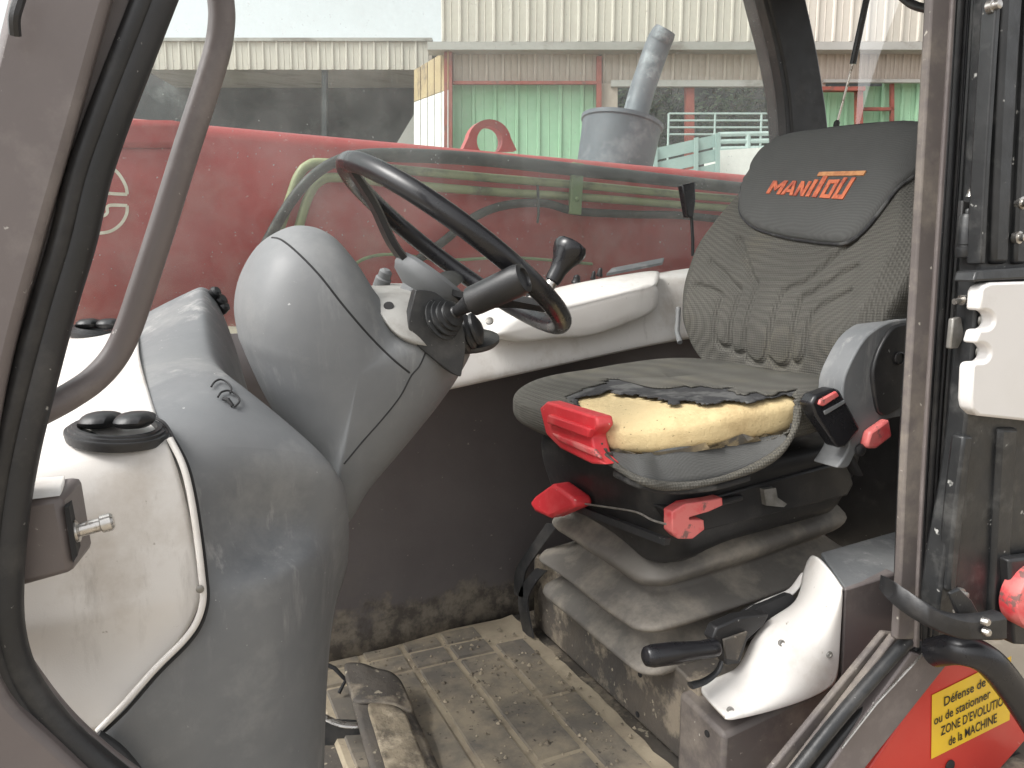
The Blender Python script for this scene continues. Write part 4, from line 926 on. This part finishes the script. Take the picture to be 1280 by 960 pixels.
# belt webbing on the far side of the pedestal
for a, b_ in ((((690, 655), (665, 690), (650, 715), (648, 745)), .02), (((676, 712), (662, 728), (653, 752), (660, 795)), .026)):
    pts = spline([A(x, y, X=.70) for x, y in a], 6); rings = []
    w = V((0, -.05, .012))
    rings = [[p - w * .5, p + w * .5, p + w * .5 + V((.004, 0, 0)), p - w * .5 + V((.004, 0, 0))] for p in pts]
    v, f = ringloft(rings); mk('belt_webbing', v, f, 'rubber', se)

# backrest: profile by height, grooves pressed into the front
SY = 1.12
BZ0, BZ1 = .605, 1.094
def bw(b):          # half width at height fraction b
    T = ((0, .16), (.03, .20), (.08, .235), (.16, .25), (.28, .262), (.36, .275), (.45, .28), (.55, .285), (.63, .272), (.72, .243), (.80, .220), (.86, .216), (.92, .214), (.96, .200), (.985, .172), (1.0, .13))
    for (a, w0), (c_, w1) in zip(T, T[1:]):
        if b <= c_:
            t = (b - a) / (c_ - a); return w0 + (w1 - w0) * t
    return T[-1][1]
def bwS(b): return sum(bw(min(max(b + k * .018, 0), 1)) for k in (-2, -1, 0, 1, 2)) / 5
GRO = []
def gl(*p): GRO.append([V((a, b_)) for a, b_ in p])
# coordinates: s = metres from the middle (positive = far side, left in view), h = height fraction
gl((.150, .56), (.080, .40), (.062, .35), (.058, .10), (.050, .075))
gl((.200, .46), (.115, .36), (.100, .32), (.100, .12), (.082, .09), (.066, .10))
gl((.215, .36), (.150, .33), (.142, .28), (.142, .15), (.122, .11), (.102, .12))
gl((-.150, .56), (-.065, .40), (-.020, .36), (-.012, .32), (.002, .10), (.030, .06), (.055, .085))
gl((-.175, .46), (-.085, .35), (-.066, .31), (-.060, .10), (-.030, .06), (-.006, .09))
gl((-.180, .37), (-.118, .30), (-.104, .25), (-.096, .12), (-.078, .08), (-.062, .10))
GRO = [[p_.to_2d() for p_ in spline([V((a.x, a.y, 0)) for a in gp], 5)] for gp in GRO]
HH = BZ1 - BZ0
def gdist(s, h):
    best = 9.
    for g_ in GRO:
        for a, b_ in zip(g_, g_[1:]):
            ax, ay = a.x, a.y * HH; bx, by = b_.x, b_.y * HH; px_, py_ = s, h * HH
            dx, dy = bx - ax, by - ay; L2 = dx * dx + dy * dy
            t = 0 if L2 == 0 else max(0, min(1, ((px_ - ax) * dx + (py_ - ay) * dy) / L2))
            dd = (ax + t * dx - px_) ** 2 + (ay + t * dy - py_) ** 2
            if dd < best: best = dd
    return math.sqrt(best)
def bfront(s, h, groove=True):
    """front skin of the backrest"""
    w = bwS(h); u = s / w
    x = 1.065 + .125 * h - .03 * math.sin(math.pi * h) + .025 * h * h
    x -= .050 * (abs(u) ** 2.4) * math.exp(-((h - .36) / .30) ** 2)       # side wings
    x -= .018 * math.exp(-((h - .20) / .16) ** 2)                          # lumbar swell
    x += .040 * max(0, abs(u) - .86) / .14 * .9
    z = BZ0 + HH * h + .085 * s * h
    if groove and h < .62: x += .0085 * math.exp(-(gdist(s, h) / .0060) ** 2)
    x += .003 * noise.noise(V((s * 14, h * 7, 2)))
    return V((x, SY + s, z))
NB, NS = 130, 120
grid = []
for i in range(NB + 1):
    h = i / NB; w = bwS(h); row = []
    for j in range(NS + 1):
        t = -1 + 2 * j / NS; row.append(bfront(w * t, h))
    grid.append(row)
# close with sides and a back shell
vs = [p for r_ in grid for p in r_]; nc = NS + 1
fs = [(i * nc + j, i * nc + j + 1, (i + 1) * nc + j + 1, (i + 1) * nc + j) for i in range(NB) for j in range(NS)]
rim_i = [j for j in range(nc)] + [i * nc + NS for i in range(1, NB + 1)] + [NB * nc + j for j in range(NS - 1, -1, -1)] + [i * nc for i in range(NB - 1, 0, -1)]
prev = rim_i; ctr = V((1.2, SY, .85))
for stp, (dx, sc2) in enumerate(((.015, 1.012), (.04, 1.02), (.075, 1.012), (.095, .98), (.105, .90), (.11, .5))):
    cur = []
    for q in rim_i:
        p = vs[q]; cur.append(len(vs))
        vs.append(V((p.x + dx, SY + (p.y - SY) * sc2, .86 + (p.z - .86) * (sc2 if sc2 < 1 else 1 + (sc2 - 1) * .6))))
    m_ = len(rim_i)
    for k in range(m_): fs.append((prev[k], prev[(k + 1) % m_], cur[(k + 1) % m_], cur[k]))
    prev = cur
fs.append(tuple(prev))
ba_ = mk('backrest', vs, fs, 'fabric', se, auto=75)
# head panel: padded shield with piping
def hp_pt(u, v_):  # u,v in a rounded shield
    return u, v_
HPO = [(.196, .785), (.182, .72), (.158, .655), (.105, .60), (.03, .568), (-.03, .552), (-.097, .541), (-.140, .543), (-.172, .594), (-.196, .70), (-.208, .79), (-.209, .87), (-.204, .92), (-.188, .962), (-.13, .988), (0, .996), (.13, .988), (.186, .962), (.203, .91), (.204, .85)]
hpo = spline([V((a, b_, 0)) for a, b_ in HPO + [HPO[0]]], 6)[:-1]; hc = V((.0, .77, 0))
rings = []
def nrm(s, h):
    e = .004; a = bfront(s + e, h, False) - bfront(s - e, h, False); b_ = bfront(s, h + e, False) - bfront(s, h - e, False); n = a.cross(b_).normalized()
    return n if n.x < 0 else -n
def on_back(s, h, off): return bfront(s, h, False) + nrm(s, h) * off
for s_, off in ((1.0, -.004), (1.0, .006), (.985, .010), (.96, .013), (.9, .016), (.75, .018), (.55, .018), (.35, .018), (.15, .018), (.02, .018)):
    rings.append([on_back(hc.x + (q.x - hc.x) * s_, hc.y + (q.y - hc.y) * s_, off) for q in hpo])
v, f = ringloft(rings); hpn = mk('head_panel', v, f, 'headfab', ba_, auto=80)
tube('piping', [on_back(q.x, q.y, .004) for q in hpo], .0036, 'lining', ba_, closed=True, seg=8)
# woven name on the head panel
def LM(u, v_): # text plane: u 0..1 left to right in view, v 0..1 up
    s = .092 - u * .220; h = .727 + v_ * .085 - u * .040 + v_ * u * .018
    return s, h
def letter(strokes, m):
    vs = []; fs = []
    for poly in strokes:
        k = len(vs); 
        for off in (.0172, .0205):
            for (u, v_) in poly: s, h = LM(u, v_); vs.append(on_back(s, h, off))
        n = len(poly); fs.append(tuple(range(k, k + n))); fs.append(tuple(range(k + n, k + 2 * n))[::-1])
        for i in range(n): fs.append((k + i, k + (i + 1) % n, k + n + (i + 1) % n, k + n + i))
    return vs, fs
def sh(poly, x0, w): return [(x0 + w * a + .055 * (b_ - .5) * 1.0, b_) for a, b_ in poly]
hgt = .62
LET = []
def addl(x0, w, polys, top=hgt, m='orange'): LET.append((m, [sh([(a, b_ * top) for a, b_ in p], x0, w) for p in polys]))
Mp = [[(0, 0), (.24, 0), (.24, 1), (0, 1)], [(.76, 0), (1, 0), (1, 1), (.76, 1)], [(.24, 1), (.24, .62), (.5, .22), (.5, .62)], [(.76, 1), (.76, .62), (.5, .22), (.5, .62)]]
Ap = [[(0, 0), (.26, 0), (.56, 1), (.36, 1)], [(.74, 0), (1, 0), (.64, 1), (.44, 1)], [(.25, .2), (.75, .2), (.68, .4), (.32, .4)]]
Np = [[(0, 0), (.28, 0), (.28, 1), (0, 1)], [(.72, 0), (1, 0), (1, 1), (.72, 1)], [(.28, 1), (.28, .6), (.72, 0), (.72, .4)]]
Op = [[(0, 0), (.3, 0), (.3, 1), (0, 1)], [(.7, 0), (1, 0), (1, 1), (.7, 1)], [(.3, 0), (.7, 0), (.7, .2), (.3, .2)], [(.3, .8), (.7, .8), (.7, 1), (.3, 1)]]
Up = [[(0, 0), (.3, 0), (.3, 1), (0, 1)], [(.7, 0), (1, 0), (1, 1), (.7, 1)], [(.3, 0), (.7, 0), (.7, .2), (.3, .2)]]
addl(.0, .185, Mp); addl(.195, .15, Ap); addl(.355, .12, Np)
addl(.50, .042, [[(0, 0), (1, 0), (1, 1), (0, 1)]], .70); addl(.575, .052, [[(0, 0), (1, 0), (1, 1), (0, 1)]], .84)
addl(.665, .125, Op, .70, 'orange'); addl(.815, .125, Up, .76, 'orange')
addl(.50, .50, [[(0, .84), (1, .84), (1, 1), (0, 1)]], 1.0, 'orange_top')
for mm, polys in LET:
    v, f = letter(polys, mm); mk('embroidered_letter', v, f, mm, hpn, smooth=False)
tube('far_side_rod', [A(850, 428, X=1.04), A(846, 415, X=1.05), A(848, 385, X=1.07)], .006, 'plastic', se)
# ================================================================= PARKING BRAKE
pb_ = thing('parking_brake', 'cream brake lever cover with black grip beside the seat base', 'brake lever', (.85, .85, .15))
# cover: near cheek, ridge and far cheek
ck = [(880, 862), (905, 893), (1046, 858), (1051, 736), (1046, 724), (1020, 694), (1012, 693), (1002, 715), (984, 748), (1006, 760), (990, 768), (962, 776), (944, 792), (932, 812), (926, 838), (905, 848)]
rows = [
 [(872, 858, .885), (905, 842, .885), (925, 836, .885), (938, 798, .885), (962, 770, .885), (1000, 754, .885), (1002, 715, .90), (1012, 693, .90)],
 [(880, 868, .868), (910, 852, .866), (932, 838, .862), (945, 803, .862), (968, 778, .862), (1004, 758, .862), (1014, 720, .868), (1020, 694, .868)],
 [(892, 882, .842), (925, 868, .836), (955, 846, .830), (972, 812, .826), (990, 792, .826), (1018, 772, .826), (1034, 735, .828), (1040, 716, .83)],
 [(905, 894, .812), (945, 880, .806), (985, 862, .802), (1008, 836, .799), (1022, 812, .798), (1036, 785, .797), (1046, 750, .797), (1051, 735, .797)],
 [(908, 898, .806), (950, 888, .797), (995, 874, .796), (1020, 862, .795), (1034, 838, .795), (1044, 800, .795), (1051, 765, .795), (1053, 738, .795)],
 [(908, 902, .806), (950, 893, .798), (995, 880, .797), (1024, 868, .796), (1040, 858, .796), (1048, 850, .796), (1050, 800, .796), (1054, 742, .796)]]
cvr = net('lever_cover', [[A(x, y, Y=Y) for x, y, Y in r] for r in rows], 'cream', pb_, sub=3, thick=.005)
rows = [[(918, 772, .915), (945, 752, .915), (975, 742, .915), (990, 735, .915), (1002, 712, .908)], [(926, 775, .905), (950, 760, .905), (978, 750, .905), (996, 742, .903), (1008, 718, .90)]]
net('far_cheek', [[A(x, y, Y=Y) for x, y, Y in r] for r in rows], 'cream', pb_, sub=2, thick=.004)
prism('slot_well', [A(922, 776, Y=.90), A(950, 758, Y=.90), A(988, 742, Y=.90), (A(1004, 755, Y=.89)), A(965, 778, Y=.89), A(935, 800, Y=.89)], (0, .02, -.004), 'seam', pb_)
g0, g1 = A(893, 810, Y=.86), A(806, 821, Y=.86)
d = g1 - g0; L_ = d.length
lev = lathe('grip', g0, d, [(.0125, -.004), (.014, 0), (.014, .01), (.0135, .03), (.0155, L_ * .5), (.0165, L_ * .55), (.0165, L_ * .9), (.014, L_ - .003), (.010, L_), (.004, L_ + .001)], 'gloss', pb_, seg=24)
prism('lever_body', [A(890, 800, Y=.868), A(896, 785, Y=.868), (A(925, 772, Y=.868)), A(962, 768, Y=.868), A(955, 782, Y=.868), A(935, 800, Y=.868), A(925, 830, Y=.868), A(908, 832, Y=.868), A(903, 815, Y=.868)], (0, .022, 0), 'black', pb_, bevel=.003)
prism('lever_plate', [A(905, 800, Y=.862), A(935, 790, Y=.862), A(922, 826, Y=.862), A(908, 824, Y=.862)], (0, .005, 0), 'muddy', pb_, bevel=.001)
rel = tube('release_tab', [A(902, 826, Y=.858), A(896, 840, Y=.856), A(880, 852, Y=.855), A(863, 857, Y=.854)], lambda u: .004 + .004 * u, 'rubber', pb_, sm=4, seg=10, flat=.5)
tcv = bvh(cvr)
for x, y in ((913, 888), (977, 804), (1036, 818)):
    h_ = hit(tcv, x, y, .0)
    if h_: lathe('cover_screw', h_, (-.3, -.8, .3), [(.0055, -.002), (.0055, .0015), (.0035, .002), (.0025, .0005)], 'screw', pb_, seg=12)

# ================================================================= OPEN DOOR, LOWER BODY
dr = thing('cab_door', 'black cab door folded open behind the rear post, white inner panel', 'door', (1.1, .66, .3))
DP = .645
pstrip('door_frame', [(1258, 1420, -200), (1243, 1400, 0), (1224, 1380, 330), (1204, 1360, 560), (1180, 1340, 700), (1172, 1330, 775)], DP + .012, .03, 'door_black', dr, bevel=.004)
pstrip('edge_rib', [(1262, 1268, -200), (1246, 1252, 0), (1232, 1238, 210), (1226, 1232, 330)], DP, .02, 'door_black', dr)
pstrip('frame_rib', [(1272, 1296, -200), (1258, 1280, 0), (1248, 1268, 200), (1243, 1262, 330)], DP + .002, .02, 'door_black', dr, bevel=.006)
pstrip('frame_rib', [(1290, 1310, -200), (1285, 1300, 0), (1276, 1290, 200), (1270, 1284, 330)], DP + .004, .02, 'door_black', dr, bevel=.004)
pstrip('lower_rib', [(1206, 1218, 545), (1194, 1206, 640), (1186, 1196, 740)], DP + .004, .02, 'door_black', dr, bevel=.004)
pstrip('lower_rib', [(1252, 1275, 535), (1246, 1268, 640), (1240, 1262, 770)], DP + .004, .02, 'door_black', dr, bevel=.006)
prism('ledge', [A(1222, 338, Y=DP - .01), A(1340, 330, Y=DP - .01), A(1340, 346, Y=DP - .012), A(1218, 352, Y=DP - .012)], (0, .03, 0), 'door_black', dr, bevel=.003)
wp = [(1227, 364), (1230, 357), (1240, 353), (1340, 350), (1340, 532), (1300, 528), (1224, 520), (1216, 512), (1214, 500), (1216, 458)]
for cy_, x0 in ((441, 1217), (400, 1222)):
    wp += [(x0 + 3, cy_ + 12)] + [(x0 + 10 + 12 * math.cos(R(a)), cy_ + 12 * math.sin(R(a))) for a in range(80, -81, -20)] + [(x0 + 3, cy_ - 12)]
prism('inner_panel', [A(x, y, Y=DP - .014) for x, y in wp], (0, .02, 0), 'white_panel', dr, bevel=.004)
for x, y in ((1231, 401), (1228, 440), (1276, 254), (1272, 297), (1240, 8), (1200, 742)):
    o = lathe('bolt', A(x, y, Y=DP + .006), (0, -1, 0), [(.0085, -.004), (.0085, .003), (.0055, .0035), (.0055, .010), (.004, .011)], 'screw' if y > 300 else 'chrome', dr, seg=12)
hb = lathe('hinge', A(1205, 322, Y=.672), A(1212, 242, Y=.672) - A(1205, 322, Y=.672), [(.0095, 0), (.0105, .002), (.0105, .012), (.0095, .013), (.0095, .016), (.0105, .017), (.0105, .052), (.0095, .054), (.0085, .056), (.0035, .058), (.0035, .062), (.002, .064)], 'door_black', dr, seg=18)
lathe('hinge_nipple', A(1213, 246, Y=.668), (0.02, 0, 1), [(.006, 0), (.004, .005), (.0045, .008), (.002, .011)], 'chrome', hb, seg=12)
prism('hinge_leaf', [A(1204, 250, Y=.676), A(1232, 256, Y=.676), A(1228, 318, Y=.676), A(1199, 318, Y=.676)], (0, .008, 0), 'black', hb, bevel=.002)
lathe('check_pin', A(1193, 377, Y=.67), A(1208, 374, Y=.67) - A(1193, 377, Y=.67), [(.004, 0), (.004, .014), (.007, .014), (.007, .02), (.003, .022)], 'chrome', dr, seg=10)
prism('catch_plate', [A(1192, 398, Y=.672), A(1202, 396, Y=.672), A(1206, 420, Y=.672), A(1198, 436, Y=.672), A(1188, 436, Y=.672)], (0, .008, 0), 'screw', dr, bevel=.002)
# curved lower arm
tp2 = spline([V((x, y, 0)) for x, y in ((1110, 722), (1130, 735), (1152, 750), (1178, 764), (1205, 771), (1232, 770), (1252, 766))], 4)
bt2 = spline([V((x, y, 0)) for x, y in ((1108, 740), (1124, 758), (1148, 776), (1174, 790), (1203, 799), (1230, 800), (1252, 800))], 4)
rings = []
for i, (a, b_) in enumerate(zip(tp2, bt2)):
    u = i / (len(tp2) - 1); Y = .70 - .10 * math.sin(u * math.pi * .5)
    p, q = A(a.x, a.y, Y=Y), A(b_.x, b_.y, Y=Y); m1, m2 = p.lerp(q, .15), p.lerp(q, .85)
    rings.append([p, m1 + V((0, -.007, 0)), m2 + V((0, -.007, 0)), q, q + V((0, .012, 0)), p + V((0, .012, 0))])
v, f = ringloft(rings); arm = mk('check_arm', v, f, 'black', dr, auto=50)
for x, y in ((1232, 777), (1233, 790)): lathe('arm_bolt', A(x, y, Y=.594), (0, -1, 0), [(.0055, -.004), (.0055, .003), (.004, .005)], 'chrome', arm, seg=8)
prism('arm_plate', [A(1188, 742, Y=.625), A(1200, 736, Y=.625), A(1215, 750, Y=.625), A(1225, 768, Y=.625), A(1198, 768, Y=.625)], (0, .006, 0), 'rubber', dr, bevel=.002)
tube('lower_tube', [A(1168, 815, Y=.68), A(1200, 812, Y=.64), A(1235, 826, Y=.62), A(1270, 868, Y=.61), A(1310, 930, Y=.60), A(1360, 1010, Y=.60)], .021, 'gloss', dr, sm=6, seg=18)

bo = thing('lower_body', 'bright red body side under the door with yellow warning sticker', 'body panel', (1.0, .68, -.3))
YB = .715
prism('side_skin', [A(1040, 1030, Y=YB), A(1180, 826, Y=YB), A(1225, 820, Y=YB), A(1300, 905, Y=YB), A(1252, 960, Y=YB), A(1250, 1030, Y=YB)], (0, .03, 0), 'body_red', bo, bevel=.003)
prism('side_skin_dark', [A(1250, 890, Y=YB + .01), A(1400, 880, Y=YB + .01), A(1400, 1030, Y=YB + .01), A(1245, 1030, Y=YB + .01)], (0, .03, 0), 'black', bo, bevel=.003)
SQ = [(1165, 869), (1264, 820), (1262, 900), (1164, 949)]
def SP(u, v_, off): # u right, v down
    x = (SQ[0][0] * (1 - u) + SQ[1][0] * u) * (1 - v_) + (SQ[3][0] * (1 - u) + SQ[2][0] * u) * v_
    y = (SQ[0][1] * (1 - u) + SQ[1][1] * u) * (1 - v_) + (SQ[3][1] * (1 - u) + SQ[2][1] * u) * v_
    return A(x, y, Y=YB - off)
stk = mk('warning_sticker', [SP(0, 0, .0012), SP(1, 0, .0012), SP(1, 1, .0012), SP(0, 1, .0012)], [(0, 1, 2, 3)], 'yellow', bo)
def text_mesh(body):
    cu_ = bpy.data.curves.new('t', 'FONT'); cu_.body = body; cu_.resolution_u = 3; cu_.offset = .012
    o = bpy.data.objects.new('t', cu_); COL.objects.link(o); dg = bpy.context.evaluated_depsgraph_get(); e = o.evaluated_get(dg); me = e.to_mesh()
    v = [V(p.co) for p in me.vertices]; f = [tuple(p.vertices) for p in me.polygons]; e.to_mesh_clear(); bpy.data.objects.remove(o); bpy.data.curves.remove(cu_); return v, f
for body, u0, v0, s, w in (('Défense de', .15, .27, .19, .58), ('ou de stationner', .03, .49, .19, .78), ("ZONE D'EVOLUTION", .12, .71, .19, .94), ('de la MACHINE', .22, .93, .19, .67)):
    v, f = text_mesh(body); mx = max(p.x for p in v); k = w / mx * .92
    v2 = [(u0 + p.x * k, v0 - p.y * s * 1.05) for p in v]
    keep = [q for q in f if all(v2[i][0] < .985 for i in q)]
    mk('sticker_text', [SP(a, b_, .0022) for a, b_ in v2], keep, 'ink', stk, smooth=False)
lathe('body_bolt', A(1187, 957, Y=YB - .001), (0, -1, 0), [(.010, 0), (.010, .002), (.006, .003)], 'seam', bo, seg=14)
lathe('round_reflector', A(1294, 748, Y=.62), (-.1, -1, 0), [(.045, -.02), (.046, 0), (.043, .007), (.03, .011), (.01, .012)], 'red_worn', bo, seg=32)
prism('reflector_mount', [A(1262, 700, Y=.635), A(1340, 690, Y=.635), A(1340, 810, Y=.635), A(1268, 806, Y=.635)], (0, .02, 0), 'black', bo, bevel=.004)

# loose grit and crumbs of dried mud lying on the mat
vs = []; fs = []
for i in range(420):
    x = random.uniform(.22, .72); y = random.uniform(.72, 1.5); r_ = random.choice((.0015, .002, .003, .0045)) * random.uniform(.7, 1.2)
    if x < .5 and random.random() < .5: x += .2
    c = V((x, y, .009 + r_ * .4)); k = len(vs)
    for q in range(5):
        a = q * 1.2566 + random.uniform(-.3, .3); vs.append(c + V((math.cos(a) * r_ * random.uniform(.7, 1.3), math.sin(a) * r_ * random.uniform(.7, 1.3), -r_ * .5)))
    vs.append(c + V((0, 0, r_ * random.uniform(.4, .8))))
    fs += [(k + q, k + (q + 1) % 5, k + 5) for q in range(5)]
gr = mk('loose_grit', vs, fs, 'pedal_mud', smooth=False); gr['kind'] = 'stuff'
tag(gr, 'loose crumbs of dried mud scattered on the floor mat', 'grit')
